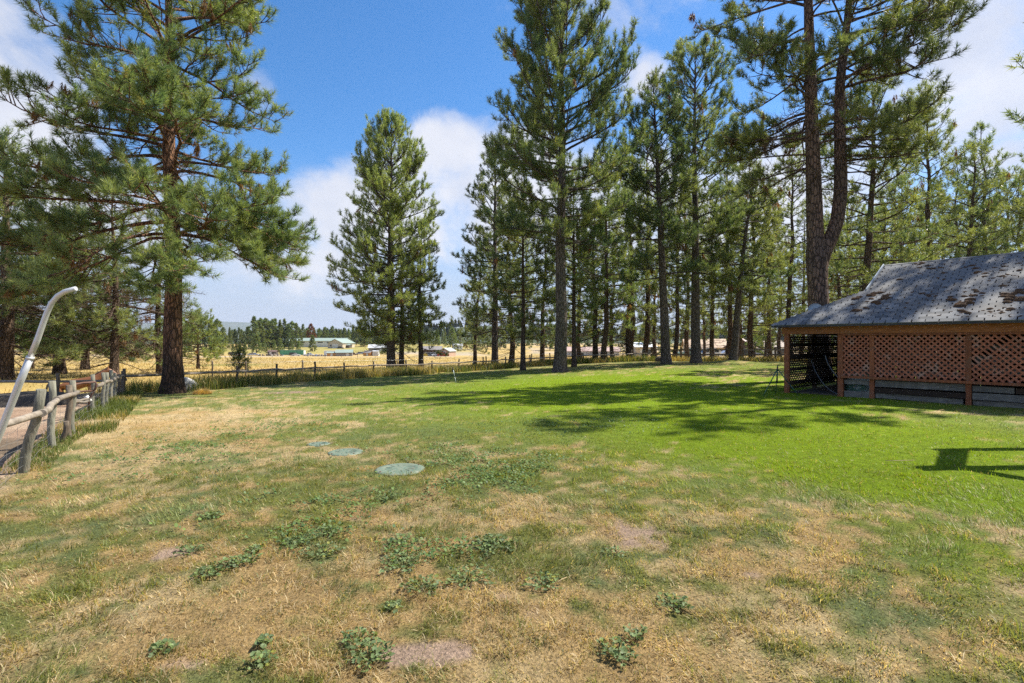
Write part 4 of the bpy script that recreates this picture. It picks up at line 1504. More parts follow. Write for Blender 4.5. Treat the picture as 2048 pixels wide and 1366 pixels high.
    eR, kR, gR = Vector((UR, -.35, 2.25)), Vector((UR, 1.85, 3.42)), Vector((UR, 3.85, 4.44))
    slab([E0, eR, kR, K0])
    slab([K0, kR, gR, G0])
    slab([back(E0), back(K0), back(kR), back(eR)])
    slab([back(K0), back(G0) , gR, back(kR)])
    slab([E0, K0, back(K0), back(E0)])
    roof.add([K0 + Vector((.05, 0, 0)), back(K0) + Vector((.05, 0, 0)), G0 + Vector((.05, 0, -.02))], [(0, 2, 1)])
    roof.add([kR - Vector((.4, 0, 0)), back(kR) - Vector((.4, 0, 0)), gR - Vector((.4, 0, 0))], [(0, 1, 2)])
    roof.add([Vector((UR - .4, 0, 2.2)), Vector((UR - .4, ym, 2.2)), back(kR) - Vector((.4, 0, 0)), kR - Vector((.4, 0, 0))], [(0, 1, 2, 3)])
    rf = roof.build('roof', M['felt'], S)
    tabs = []
    base = MB().box((0, .0875, .014), (.274, .175, .028)).mesh('shingle', M['shingle'])
    hipbase = MB().add([(-.11, 0, -.03), (0, 0, .015), (.11, 0, -.03), (-.11, .2, -.03), (0, .2, .015), (.11, .2, -.03), (-.11, 0, -.042), (0, 0, .003), (.11, 0, -.042), (-.11, .2, -.042), (0, .2, .003), (.11, .2, -.042)],
                       [(0, 1, 4, 3), (1, 2, 5, 4), (6, 9, 10, 7), (7, 10, 11, 8), (0, 6, 7, 1), (1, 7, 8, 2), (0, 3, 9, 6), (2, 8, 11, 5), (3, 4, 10, 9), (4, 5, 11, 10)]).mesh('ridge_cap', M['shingle'])
    camL = R3.transposed() @ (Vector((0, 0, EYE)) - O)
    planes = [(E0, K0, 17, True), (K0, G0, 15, False)]
    for A, Bv, rows, hip in planes:
        up = Vector((0, Bv.y - A.y, Bv.z - A.z))
        Ls = up.length
        e2 = up / Ls
        nrm = Vector((1, 0, 0)).cross(e2).normalized()
        if nrm.z < 0:
            nrm = -nrm
        ex = Ls / rows
        for i in range(rows):
            s = i * ex
            ul = A.x + ((Bv.x - A.x) * s / Ls if hip else 0)
            off = -(.152 if i % 2 else 0) - .02 * RNG.random()
            u = -2.4 + off
            while u < UR:
                c = u + .152
                if c + .148 > ul + .02 and c < UR - .1:
                    q = A + e2 * s + nrm * (.001 + .0005 * (i % 3))
                    q.x = c + RNG.normal(0, .003)
                    cut = max(0.0, (ul + .03) - (c - .148))
                    if cut < .22:
                        tabs.append((q, e2, nrm, cut, ((q - camL).length), c))
                u += .304
    seen = sorted([t for t in tabs if t[5] < 4.35 - .15 * 0], key=lambda t: t[4])
    far = [t for t in tabs if t[5] >= 4.35] + seen[292:]
    def mat_of(q, e2, nrm, cut):
        tilt = RNG.normal(0, .006)
        x = Vector((1, 0, 0)) + e2 * RNG.normal(0, .012)
        x.normalize()
        z = (nrm - e2 * (.045 + tilt)).normalized()
        y = z.cross(x).normalized()
        x = y.cross(z)
        m = Matrix((x, y, z)).transposed().to_4x4()
        m.translation = q + x * (cut / 2) + nrm * .006
        return m @ Matrix.Diagonal(((.274 - cut) / .274, 1, 1, 1))
    for q, e2, nrm, cut, _, _ in seen[:292]:
        link('shingle', base, rf).matrix_basis = mat_of(q, e2, nrm, cut)
    mb = MB()
    bv = [v.co.copy() for v in base.vertices]
    bf = [tuple(p.vertices) for p in base.polygons]
    for q, e2, nrm, cut, _, _ in far:
        m = mat_of(q, e2, nrm, cut)
        mb.add([m @ v for v in bv], bf)
    tag(mb.build('more_shingles', M['shingle'], rf), kind='stuff')
    # caps along the hip and the ridge
    def caps(a, b, n, side):
        d = (b - a).normalized()
        z = Vector((0, 0, 1))
        x = d.cross(z).normalized()
        z = x.cross(d).normalized()
        for i in range(n):
            m = Matrix((x, d, z)).transposed().to_4x4()
            m.translation = a + (b - a) * (i / n) + z * (.028 + .001 * (i % 2))
            L_ = (b - a).length / n / .2 * 1.12
            link('ridge_cap', hipbase, rf).matrix_basis = m @ Matrix.Rotation(.03, 4, 'X') @ Matrix.Diagonal((1, L_, 1, 1))
    caps(E0, K0, 17, 1)
    caps(G0, gR, 34, 1)
    # pale verge trim
    MB().beam(K0 + Vector((-.03, -.03, .01)), G0 + Vector((-.03, 0, .02)), .035, .13).build('verge_trim', M['verge'], rf)
    # moss
    ico = bpy.data.meshes.new('moss_clump')
    import bmesh
    protos = []
    for kk in range(4):
        bm = bmesh.new()
        bmesh.ops.create_icosphere(bm, subdivisions=2, radius=1)
        for v in bm.verts:
            nn = .75 + .6 * float(vnoise(v.co.x * 1.7 + kk * 7, v.co.y * 1.7 + v.co.z, kk))
            v.co = Vector((v.co.x * nn, v.co.y * nn, max(v.co.z * nn, -.2)))
        me = bpy.data.meshes.new('moss_clump')
        bm.to_mesh(me)
        bm.free()
        me.materials.append(M['moss'])
        me.polygons.foreach_set('use_smooth', [True] * len(me.polygons))
        protos.append(me)
    bpy.data.meshes.remove(ico)
    e1w = R3 @ Vector((1, 0, 0))
    spots = []
    for px, py, n, sx, sy, r in [(1712, 620, 4, 10, 8, .07), (1735, 605, 6, 14, 8, .09), (1752, 596, 6, 10, 5, .08), (1765, 600, 4, 8, 4, .07), (1768, 625, 2, 8, 3, .05), (1860, 588, 5, 14, 4, .06), (1928, 604, 7, 16, 5, .09), (1945, 598, 6, 14, 4, .08), (1920, 624, 5, 10, 4, .06),
                                 (1985, 625, 5, 14, 3, .05), (1960, 589, 4, 10, 3, .06), (2010, 590, 6, 16, 4, .07), (2030, 600, 7, 14, 5, .09), (2040, 580, 4, 8, 4, .08), (2015, 572, 3, 10, 3, .06), (2020, 622, 3, 10, 3, .05), (1840, 608, 1, 1, 1, .06), (1835, 625, 1, 1, 1, .05), (1785, 583, 2, 8, 3, .05), (1900, 575, 3, 16, 4, .05)]:
        for _ in range(n):
            spots.append((px + RNG.normal(0, sx), py + RNG.normal(0, sy), r * RNG.uniform(.45, 1.1), 0))
    for _ in range(46):
        spots.append((RNG.uniform(1800, 2046), RNG.uniform(528, 566), RNG.uniform(.025, .06), 1))
    for _ in range(60):
        spots.append((RNG.uniform(1760, 2046), RNG.uniform(575, 636), RNG.uniform(.018, .035), 0))
    for px, py, r, pl in spots:
        A, Bv = planes[pl][0], planes[pl][1]
        e2 = Vector((0, Bv.y - A.y, Bv.z - A.z))
        Ls = e2.length
        e2 = e2 / Ls
        u, s = roof_hit(px, py, R3 @ A + O, e1w, R3 @ e2)
        if not (.05 < s < Ls - .04) or A.x + u > 4.3:
            continue
        nrm = Vector((1, 0, 0)).cross(e2)
        q = A + Vector((u, 0, 0)) + e2 * s + nrm * .02
        m = Matrix((Vector((1, 0, 0)), e2, nrm)).transposed().to_4x4()
        m.translation = q
        link('moss_clump', protos[RNG.integers(0, 4)], rf).matrix_basis = m @ Matrix.Rotation(RNG.normal(0, .3), 4, 'Z') @ Matrix.Diagonal((r * 1.7, r * 1.1, r * 1.0, 1))
    # fallen needles lying on the upper slope
    n = 11000
    e2 = (G0 - K0).normalized()
    nrm = Vector((1, 0, 0)).cross(e2)
    uu, tt = RNG.uniform(.4, 4.6, n), RNG.random(n)
    g = fbm(uu, tt * 2.2, .6, 3, 88)
    kk = RNG.random(n) < sst(g, .42, .62)
    uu, tt = uu[kk], tt[kk]
    n = len(uu)
    C = np.array(K0)[None] + np.stack([uu - K0.x, tt * 2.0, tt * 1.02], -1) + np.array(nrm)[None] * .022
    an = RNG.normal(0, .7, n)
    d = np.stack([np.cos(an), np.sin(an) * e2.y, np.sin(an) * e2.z], -1) * RNG.uniform(.04, .11, n)[:, None]
    sd = np.cross(d, np.array(nrm)[None])
    sd = sd / np.linalg.norm(sd, axis=1, keepdims=True) * .0075
    V = np.stack([C - sd, C + sd, C + d + np.array(nrm) * .006], 1).reshape(-1, 3)
    c = np.repeat(np.array([.30, .17, .07, 1])[None] * RNG.uniform(.5, 1.3, n)[:, None], 3, 0)
    tag(link('fallen_needles', mesh_np('fallen_needles', V, [np.arange(3 * n).reshape(-1, 3)], M['grass'], False, c), rf), kind='stuff')
    return S, R3, O


SHED, SH_R, SH_O = build_shed()


def shed_pt(u, v, z):
    return SH_O + SH_R @ Vector((u, v, z))


def build_shed_things():
    blue = paint_mat('dish_grey', (.36, .43, .48), .45, .2, .2)
    dark = paint_mat('black_rubber', (.02, .022, .024), .6)
    p = shed_pt(-1.66, 2.67, 2.44)
    t = thing('satellite_dish', 'pale grey satellite dish standing on the low end of the shed roof', 'satellite dish', p, 0)
    prof = [(.005, .0), (.09, .004), (.18, .018), (.262, .04), (.27, .046), (.262, .034), (.18, .010), (.09, -.006), (.005, -.01)]
    dish = MB().lathe(prof, 28).build('dish', blue, t, loc=(0, -.10, .43))
    dish.rotation_euler = (math.radians(74), 0, math.radians(-14))
    MB().tube([(0, 0, -.06), (0, 0, .40), (0, -.08, .44)], .02, 8).build('mast', blue, t)
    MB().tube([(0, -.08, .18), (.0, -.38, .30), (0, -.44, .40)], .011, 6).build('arm', dark, t)
    MB().box((0, -.45, .43), (.06, .09, .06), tilt=(.5, 0)).build('receiver', dark, t)
    # hoses hanging in the open bay
    def hose(pts, lab, r=.017):
        P = [shed_pt(*q) for q in pts]
        o = Vector(P[0])
        q = [Vector(P[0])]
        for i in range(len(P) - 1):      # a smooth line
            p0, p1, p2, p3 = P[max(i - 1, 0)], P[i], P[i + 1], P[min(i + 2, len(P) - 1)]
            for s in (.2, .4, .6, .8, 1):
                q.append(.5 * ((2 * p1) + (p2 - p0) * s + (2 * p0 - 5 * p1 + 4 * p2 - p3) * s * s + (3 * p1 - p0 - 3 * p2 + p3) * s ** 3))
        tag(MB().tube(q, r, 8).build('garden_hose', paint_mat('hose_grey', (.10, .115, .14), .4), None), lab, 'hose')
    hose([(-1.25, 1.2, 1.1), (-1.05, 1.0, .72), (-.75, .8, .34), (-.45, .65, .1), (-.2, .5, .03)], 'grey hose hanging down low across the open bay of the shed')
    hose([(-.62, .6, 1.28), (-.5, .5, 1.0), (-.3, .4, .72), (-.13, .3, .56)], 'shorter grey hose slung higher by the corner post of the open bay')
    # coil of green hose below the sill
    P = []
    c = shed_pt(.36, .22, .3)
    for i in range(90):
        a = i * .42
        r = .15 + .05 * math.sin(i * 1.7)
        P.append(c + SH_R @ Vector((r * 1.5 * math.cos(a) + .05 * math.sin(i * .31), .02 * math.sin(i), r * .62 * math.sin(a) + .03 * math.sin(i * .77))))
    tag(MB().tube(P, .008, 6).build('hose_coil', paint_mat('hose_green', (.03, .11, .075), .4), None), 'tangle of thin green hose behind the boards under the small lattice panel', 'hose')
    # grass rubbish at the foot, dry sticks
    for i, (px, py, ln, a, lab) in enumerate([(1948, 805, .34, .5, 'pale split stick lying before the shed, longer of two'), (1916, 803, .2, -.6, 'short pale stick lying before the shed')]):
        g = G(px, py)
        d = Vector((math.cos(a), math.sin(a), 0)) * ln / 2
        tag(MB().tube([g - d + Vector((0, 0, .03)), g + Vector((0, 0, .045)), g + d + Vector((0, 0, .03))], [.012, .014, .006], 6).build('dry_stick', M['pale_wood'], None), lab, 'stick')
    for px, py, ln, a, lab in [(1800, 929, .42, .02, 'long pale straw stalk lying on the bright grass'), (1880, 825, .35, .5, 'dry bent stalk on the shaded lawn near the shed'), (1125, 1175, .09, .7, 'broad pale green blade lying on the dry turf')]:
        g = G(px, py)
        d = Vector((math.cos(a), math.sin(a), 0)) * ln / 2
        tag(MB().tube([g - d + Vector((0, 0, .055)), g + Vector((0, .02, .05)), g + d + Vector((0, 0, .06))], [.004, .005, .003], 5).build('dry_stalk', M['pale_wood'], None), lab, 'stalk')


build_shed_things()


# ------------------------------------------------------------------ fences
M['post'] = wood_mat('treated_post', (.235, .235, .185), (.125, .12, .095), .9, (40, 40, 5), (.36, .31, .24), 1.0)
M['post_dark'] = wood_mat('old_post', (.155, .125, .095), (.075, .06, .045), .9, (40, 40, 5), (.22, .19, .15), .6)
M['rail'] = wood_mat('grey_rail', (.285, .25, .21), (.15, .125, .10), .9, (9, 9, 9), (.40, .33, .25), 1.0)
M['rail_dark'] = wood_mat('brown_rail', (.20, .145, .10), (.10, .07, .05), .9, (9, 9, 9), (.28, .22, .16), .6)
M['wire'] = paint_mat('galvanised_wire', (.42, .43, .44), .4, .7, .2)
M['rust'] = paint_mat('rusty_pipe', (.115, .060, .045), .65, .3, .5, (.20, .09, .05), 9)
M['steel'] = paint_mat('galvanised_pipe', (.60, .61, .62), .42, .45, .35, (.36, .36, .37), 7)


def post_mesh(mat, r, h, k=10, top=.0):
    n = 7
    mb = MB()
    pts = [(.012 * math.sin(i * 1.9), .012 * math.cos(i * 1.3), -.2 + (h + .2) * i / (n - 1)) for i in range(n)]
    mb.tube(pts, [r * (1.03 - .06 * i / (n - 1)) for i in range(n)], k)
    return mb.mesh('post', mat)


def rail(a, b, r, mat, parent, o, k=8, wob=.018):
    a, b = Vector(a) - o, Vector(b) - o
    n = max(3, int((b - a).length / .55))
    pts = [a.lerp(b, i / n) + Vector((RNG.normal(0, wob * .5), RNG.normal(0, wob * .5), RNG.normal(0, wob))) * (0 if i in (0, n) else 1) for i in range(n + 1)]
    return MB().tube(pts, [r * (1.08 - .2 * i / n) for i in range(n + 1)], k).build('rail', mat, parent)


def along(line, step, jit=.0):
    P = [Vector((*p, 0)) for p in line]
    out, carry = [], 0.0
    for a, b in zip(P, P[1:]):
        L = (b - a).length
        t = carry
        while t < L:
            q = a + (b - a) * (t / L)
            out.append((q.x, q.y))
            t += step * (1 + RNG.normal(0, jit))
        carry = t - L
    return out


def P3(px, py, d):
    return Vector(((px - 1024) / FPX * d, d, EYE + (683 - py) / FPX * d))


def build_fences():
    # the long single-rail fence
    o = Vector((-15.4, 20.2, gz(-15.4, 20.2)))
    F = thing('rail_fence', 'long low post fence with a single pale rail round the far side of the lawn', 'fence', o)
    pm = [post_mesh(M['post_dark'], .055, h) for h in (1.0, 1.06, .96)]
    rpts = along(MID, 2.55, .06)
    for i, (x, y) in enumerate(rpts):
        p = link('post', pm[i % 3], F, Vector((x, y, gz(x, y))) - o, (RNG.normal(0, .03), RNG.normal(0, .03), RNG.random() * 6))
    ends = along(MID, 5.1) + [MID[-1]]
    for a, b in zip(ends, ends[1:]):
        rail((a[0], a[1] - .08, gz(*a) + .70), (b[0], b[1] - .08, gz(*b) + .70), .048, M['rail'], F, o)
    # the brown two-rail stretch
    o = Vector((13.0, 47.5, gz(13, 47.5)))
    F = thing('two_rail_fence', 'brown fence of square posts and two rails beyond the leaning pine', 'fence', o)
    pm = MB().box((0, 0, .58), (.13, .13, 1.4)).mesh('post', M['rail_dark'])
    pp = along(RGT, 2.6)
    for x, y in pp:
        link('post', pm, F, Vector((x, y, gz(x, y))) - o, (0, 0, .3))
    for a, b in zip(pp, pp[1:]):
        for h in (.62, 1.04):
            a3, b3 = Vector((a[0], a[1] - .07, gz(*a) + h)) - o, Vector((b[0], b[1] - .07, gz(*b) + h)) - o
            MB().beam(a3, b3, .05, .12).build('rail', M['rail_dark'], F)
    # the paddock fence of stout round posts
    o = Vector((-6.85, 7.1, gz(-6.85, 7.1)))
    F = thing('paddock_fence', 'crooked paddock fence of stout greenish posts, round rails and wire mesh', 'fence', o)
    def fp(px, py, top, lean_px, r, mat):
        g = G(px, py)
        h = (py - top) / FPX * g.y
        me = post_mesh(mat, r * .86, h, 14)
        l = math.atan2(lean_px / FPX * g.y, h)
        link('post', me, F, g - o, (0, l, 0))
    for px, py, top, ln, r, key in [(45, 945, 775, 40, .068, 'post'), (103, 895, 762, 2, .062, 'post'), (136, 876, 770, 3, .06, 'post_dark'), (143, 868, 761, 3, .062, 'post'), (185, 822, 749, 1, .058, 'post'), (206, 818, 745, 1, .055, 'post'), (213, 812, 745, 1, .06, 'post'),
                                    (222, 803, 740, 1, .06, 'post'), (230, 799, 746, 0, .06, 'post'), (238, 795, 748, 0, .065, 'post_dark'), (246, 789, 742, 1, .085, 'post_dark'), (126, 884, 842, 8, .05, 'post_dark')]:
        fp(px, py, top, ln, r, M[key])
    for (p0, d0), (p1, d1), r in [(((-60, 872), 5.9), ((92, 822), 7.25), .058), (((84, 827), 7.1), ((118, 796), 8.9), .055), (((113, 799), 8.6), ((156, 784), 10.6), .055), (((192, 772), 13.9), ((220, 762), 16.2), .062), (((216, 763), 15.9), ((249, 752), 20.1), .06),
                                  (((147, 800), 12.5), (((178, 798), 13.4)), .035), (((147, 804), 12.0), ((177, 802), 13.0), .035)]:
        rail(P3(*p0, d0), P3(*p1, d1), r * .84, M['rail'], F, o, 12)
    # wire netting, too fine to pick apart
    mb = MB()
    ln = np.array([(-4.9, 4.2)] + [p for p in PAD[1:]])
    seg = np.concatenate([[0], np.cumsum(np.hypot(*(ln[1:] - ln[:-1]).T))])
    tt = np.arange(0, seg[-1], .32)
    X, Y = np.interp(tt, seg, ln[:, 0]) + .05, np.interp(tt, seg, ln[:, 1])
    for h in (.10, .24, .38, .52, .66):
        mb.tube([Vector((x, y, gz(x, y) + h + .02 * math.sin(i * 1.3 + h * 9))) - o for i, (x, y) in enumerate(zip(X, Y))], .0022, 3, False)
    for i, (x, y) in enumerate(zip(X, Y)):
        if i % 2 == 0:
            g = gz(x, y)
            mb.tube([Vector((x, y, g + .03)) - o, Vector((x + .02 * math.sin(i), y, g + .68)) - o], .0018, 3, False)
    tag(mb.build('wire_mesh', M['wire'], F), kind='stuff')
    # the rail fence at the back of the paddock
    o = Vector((-15.4, 20.2, gz(-15.4, 20.2)))
    F = thing('back_rail_fence', 'grey single-rail fence along the back of the paddock, before the horse', 'fence', o)
    pts = [(-15.4, 20.4), (-17.1, 19.2), (-20.5, 18.6), (-24, 18.4), (-28, 18.2)]
    for x, y in pts[1:]:
        link('post', post_mesh(M['post_dark'], .06, .86), F, Vector((x, y, gz(x, y))) - o)
    for a, b in zip(pts, pts[1:]):
        rail((*a, gz(*a) + .56), (*b, gz(*b) + .55), .05, M['rail'], F, o)
    # rusty pipe frame leaning in the gap
    o = G(180, 826)
    F = thing('pipe_frame', 'bent rusty pipe gate frame standing in the gap of the paddock fence', 'gate', o)
    d = 13.4
    a = [P3(147, 770, d - .9), P3(164, 766, d - .3), P3(190, 764, d), P3(193, 768, d), P3(191, 776, d), P3(178, 799, d), P3(177, 826, d)]
    MB().tube([p - o for p in a], .026, 8).build('pipe', M['rust'], F)
    MB().tube([P3(155, 783, d - .6) - o, P3(186, 782, d) - o], .022, 8).build('pipe', M['rust'], F)
    MB().tube([P3(146, 772, d - .9) - o, P3(147, 830, d - .9) - o], .022, 8).build('pipe', M['rust'], F)
    MB().tube([P3(172, 792, d) - o, P3(181, 803, d + .05) - o], .05, 8).build('wrapped_sack', paint_mat('white_sack', (.7, .7, .68), .8), F)
    # wire fences out in the field
    thin = post_mesh(M['post_dark'], .06, 1.05, 6)
    for lab, pts in (('row of thin posts with wire across the dry field', [(545, 712, 168), (582, 715, 160), (616, 714, 158), (650, 714, 156), (683, 713, 158), (715, 713, 165)]), ('short diagonal row of posts near the round-headed young pine', [(424, 716, 165), (430, 717, 150), (436, 719, 138), (441, 722, 125)]),
                     ('thin stakes of an older wire fence just behind the rail fence', [(425, 745, 34), (492, 741, 33), (605, 736, 36), (795, 727, 42), (972, 722, 50), (1062, 718, 52), (1100, 716, 53), (1245, 712, 54), (1290, 712, 54)])):
        o = None
        pos_ = []
        for px, _, dd in pts:
            x, y = at_px(px, dd)
            pos_.append(Vector((x, y, gz(x, y))))
        o = pos_[0]
        F = thing('wire_fence', lab, 'fence', o, group=None)
        for q in pos_:
            link('post', thin, F, q - o, (RNG.normal(0, .06), RNG.normal(0, .06), 0))
        for h in (.5, .95):
            MB().tube([q - o + Vector((0, 0, h)) for q in pos_], .006, 3, False).build('wire', M['wire'], F)


build_fences()


# ------------------------------------------------------------------ things on the lawn
def build_lawn_things():
    lid_m, k, b, out = new_mat('green_plastic_lid')
    n = k.noise(pos(k), 18, 5, .7)
    k.put(b.inputs['Base Color'], k.mix(k.ss(n, .4, .7), (.095, .150, .110), (.20, .21, .155)))
    b.inputs['Roughness'].default_value = .62
    for (p, r), lab in zip(LIDP, ('largest of three round green septic lids set flush in the turf', 'middle-sized green septic lid, between the largest and the half-covered one', 'smallest green septic lid, half covered by dry grass')):
        t = thing('septic_lid', lab, 'septic lid', p + Vector((0, 0, -.012)), RNG.random() * 6, 'green septic lids in the lawn')
        mb = MB().lathe([(.01, .026), (r * .30, .030), (r * .62, .024), (r * .64, .029), (r * .90, .022), (r, .012), (r, -.03)], 40)
        mb.build('cover', lid_m, t)
        ribs = MB()
        for i in range(12):
            a = i * PI / 6
            ribs.beam((r * .34 * math.cos(a), r * .34 * math.sin(a), .029), (r * .6 * math.cos(a), r * .6 * math.sin(a), .027), .012, .008)
        tag(ribs.build('ribs', lid_m, t), kind='stuff')
        for i in range(4):
            a = i * PI / 2 + .4
            MB().lathe([(.012, 0), (.012, .012), (.004, .016)], 8, (r * .88 * math.cos(a), r * .88 * math.sin(a), .018)).build('bolt', M['rust'], t)

    # sprinklers on tripods
    def tripod(apex, feet, lab, mat, r=.013, name='tripod_sprinkler', pole=True):
        o = Vector((apex.x, apex.y, gz(apex.x, apex.y)))
        t = thing(name, lab, 'sprinkler', o, group='sprinklers on tripods')
        ap = apex - o
        for fx, fy in feet:
            f = Vector((fx, fy, gz(fx, fy) - .02)) - o
            a2 = ap + (f - ap).normalized() * .05
            m_ = a2.lerp(f, .5)
            leg = MB().tube([a2, m_], r * 1.15, 8).tube([m_, f], r * .8, 8).build('leg', mat, t)
            MB().tube([a2.lerp(f, .47), a2.lerp(f, .53)], r * 1.6, 8).build('clamp', M['dark_plastic'], leg)
        MB().tube([ap + Vector((0, 0, -.16 if not pole else -.45)), ap + Vector((0, 0, .03))], r * .9, 8).build('riser', mat, t)
        hd = MB().lathe([(.014, 0), (.022, .01), (.022, .05), (.012, .07), (.012, .1)], 10, ap + Vector((0, 0, .02))).build('sprinkler_head', M['dark_plastic'], t)
        MB().tube([ap + Vector((-.01, 0, .09)), ap + Vector((.07, -.02, .12))], .009, 6).build('nozzle', M['brass'], hd)
        hub = MB().lathe([(.02, -.06), (.034, -.04), (.034, .0), (.02, .02)], 10, ap).build('hub', M['dark_plastic'], t)
        return t
    M['dark_plastic'] = paint_mat('dark_plastic', (.025, .03, .03), .5)
    M['brass'] = paint_mat('dull_brass', (.35, .25, .10), .45, .6)
    green = paint_mat('green_metal', (.03, .12, .095), .4, .3)
    black = paint_mat('dark_metal', (.05, .055, .05), .45, .4)
    white = paint_mat('pale_pipe', (.58, .66, .68), .4, .2)
    a = G(1556, 790)
    s = a.y
    tripod(P3(1555, 738, s), [(a.x - .60, s - .22), (a.x + .52, s - .30), (a.x + .18, s + .50)], 'dark green tripod sprinkler standing by the open bay of the shed', green, .014)
    a = G(1285, 733)
    s = a.y
    tripod(P3(1284.5, 709, s), [(a.x - .42, s - .1), (a.x + .5, s - .2), (a.x + .05, s + .45)], 'spindly black tripod sprinkler far across the lawn before the first slim pine', black, .012)
    a = G(908, 766)
    s = a.y
    t = tripod(P3(906, 738, s), [(a.x + .13, s - .15), (a.x - .28, s + .25), (a.x + .22, s + .30)], 'sprinkler tripod with one pale leg, alone in the middle of the lawn', black, .011, pole=False)
    f = [c for c in t.children if c.name.startswith('leg')][0]
    f.data.materials[0] = white
    f['label'] = 'pale thicker leg'

    # the bent galvanised pole
    d = 5.1
    pts = [(-78, 1062), (-30, 940), (0, 866), (20, 815), (40, 764), (60, 716), (75, 679), (84, 653), (93, 628), (103, 606), (115, 592), (130, 583), (152, 577)]
    P = [P3(px, py, d) for px, py in pts]
    base = P[0].copy()
    o = Vector((base.x - .03, base.y, gz(base.x, base.y)))
    t = thing('bent_pole', 'galvanised pipe leaning at the paddock edge with its top bent over into a hook', 'pole', o)
    lo, hi = [p - o for p in P[:6]], [p - o for p in P[5:]]
    MB().tube([Vector((lo[0].x - .1, 0, -.25))] + lo, .031, 16).build('lower_pipe', M['steel'], t)
    MB().tube(hi, [.026, .0255, .025, .0245, .024, .0235, .023, .0225], 16).build('upper_pipe', M['steel'], t)
    c = (lo[-1] - lo[-2]).normalized()
    MB().tube([lo[-1] - c * .012, lo[-1] + c * .016], .034, 16).build('joint_ring', M['steel'], t)
    e = hi[-1]
    MB().tube([e + Vector((-.012, 0, -.015)), e + Vector((-.004, 0, -.04)), e + Vector((-.016, 0, -.055)), e + Vector((-.022, 0, -.04))], .003, 6).build('hook', M['wire'], t)

    # boulder by the pine
    import bmesh
    def rock(loc, r, lab, mat, seed, name='boulder'):
        bm = bmesh.new()
        bmesh.ops.create_icosphere(bm, subdivisions=4, radius=1)
        for v in bm.verts:
            c = v.co
            q = .8 + .35 * float(fbm(c.x + seed, c.y + c.z * .7, .9, 3, seed)) + .10 * float(fbm(c.x * 3 + seed, c.z * 3 + c.y, .8, 2, seed + 2))
            v.co = Vector((c.x * r[0] * q, c.y * r[1] * q, c.z * r[2] * q))
        me = bpy.data.meshes.new(name)
        bm.to_mesh(me)
        bm.free()
        me.materials.append(mat)
        me.polygons.foreach_set('use_smooth', [True] * len(me.polygons))
        return tag(link(name, me, None, loc), lab, 'rock')
    gm, k, b, out = new_mat('granite')
    n, n2 = k.noise(pos(k), 9, 6, .7), k.noise(pos(k), 2.2, 3)
    k.put(b.inputs['Base Color'], k.mix(k.ss(n2, .48, .6), k.mix(n, (.13, .14, .15), (.32, .33, .34)), (.55, .54, .52)))
    b.inputs['Roughness'].default_value = .9
    bump(k, b, n, .7, .03)
    x, y = at_px(368, 22.3)
    rock((x, y, gz(x, y) + .12), (.52, .42, .44), 'grey boulder with white patches against the foot of the huge red-barked pine', gm, 3)
    x, y = at_px(1322, 44)
    rock((x, y, gz(x, y) + .1), (.5, .4, .42), 'dark boulder in the grass beside the first slim pine', paint_mat('dark_rock', (.06, .05, .042), .95, 0, .5, (.12, .1, .08), 6), 8)
    # dark mound in the paddock
    x, y = at_px(58, 16.5)
    rock((x, y, gz(x, y) - .05), (1.5, 1.2, .42), 'dark heap on the bare earth inside the paddock', paint_mat('dark_mound', (.045, .038, .032), 1, 0, .6, (.10, .08, .06), 5), 14, 'dark_heap')

    # tussock of dead golden grass
    g = G(405, 788)
    n = 900
    rr, aa = .27 * np.sqrt(RNG.random(n)), RNG.random(n) * 2 * PI
    c = lerp(np.array([.55, .33, .09]), np.array([.50, .40, .20]), RNG.random(n)) * RNG.uniform(.6, 1.15, n)[:, None]
    me = blade_mesh('straw_tussock', rr * np.cos(aa), rr * np.sin(aa), np.full(n, -.01), RNG.uniform(.18, .36, n) * (1.2 - rr * 1.6), np.full(n, .016), rr * 3.2 + RNG.uniform(0, .3, n), aa + RNG.normal(0, .5, n), c, 2, M['grass'], .9)
    tag(link('straw_tussock', me, None, g), 'round golden tussock of dead grass near the huge red-barked pine', 'grass tuft')

    # nest box on the tallest pine
    x, y = at_px(1129.5, 32.55)
    z = EYE + (683 - 696) / FPX * 32.5
    t = thing('nest_box', 'small weathered nest box on the trunk of the tallest pine', 'nest box', (x, y, z - .15))
    MB().box((0, 0, .13), (.20, .16, .27)).build('box', M['grey_wood'], t)
    MB().box((0, -.03, .285), (.25, .24, .025), tilt=(-.18, 0)).build('box_roof', M['grey_wood'], t)
    MB().lathe([(.02, 0), (.02, .006)], 12).build('entrance', M['felt'], t, loc=(0, -.082, .17), rot=(PI / 2, 0, 0))


build_lawn_things()


# ------------------------------------------------------------------ weeds
def mallow_leaf(r, k=7):
    """a round, lobed, slightly cupped leaf as vertices and faces"""
    v = [Vector((0, 0, 0))]
    for i in range(k * 2):
        a = 2 * PI * (i + .5) / (k * 2) * .93 + .22
        q = r * (1.0 if i % 2 else .84)
        v.append(Vector((q * math.cos(a), q * math.sin(a), r * .22)))
    f = [(0, i, i + 1) for i in range(1, k * 2)]
    return v, f


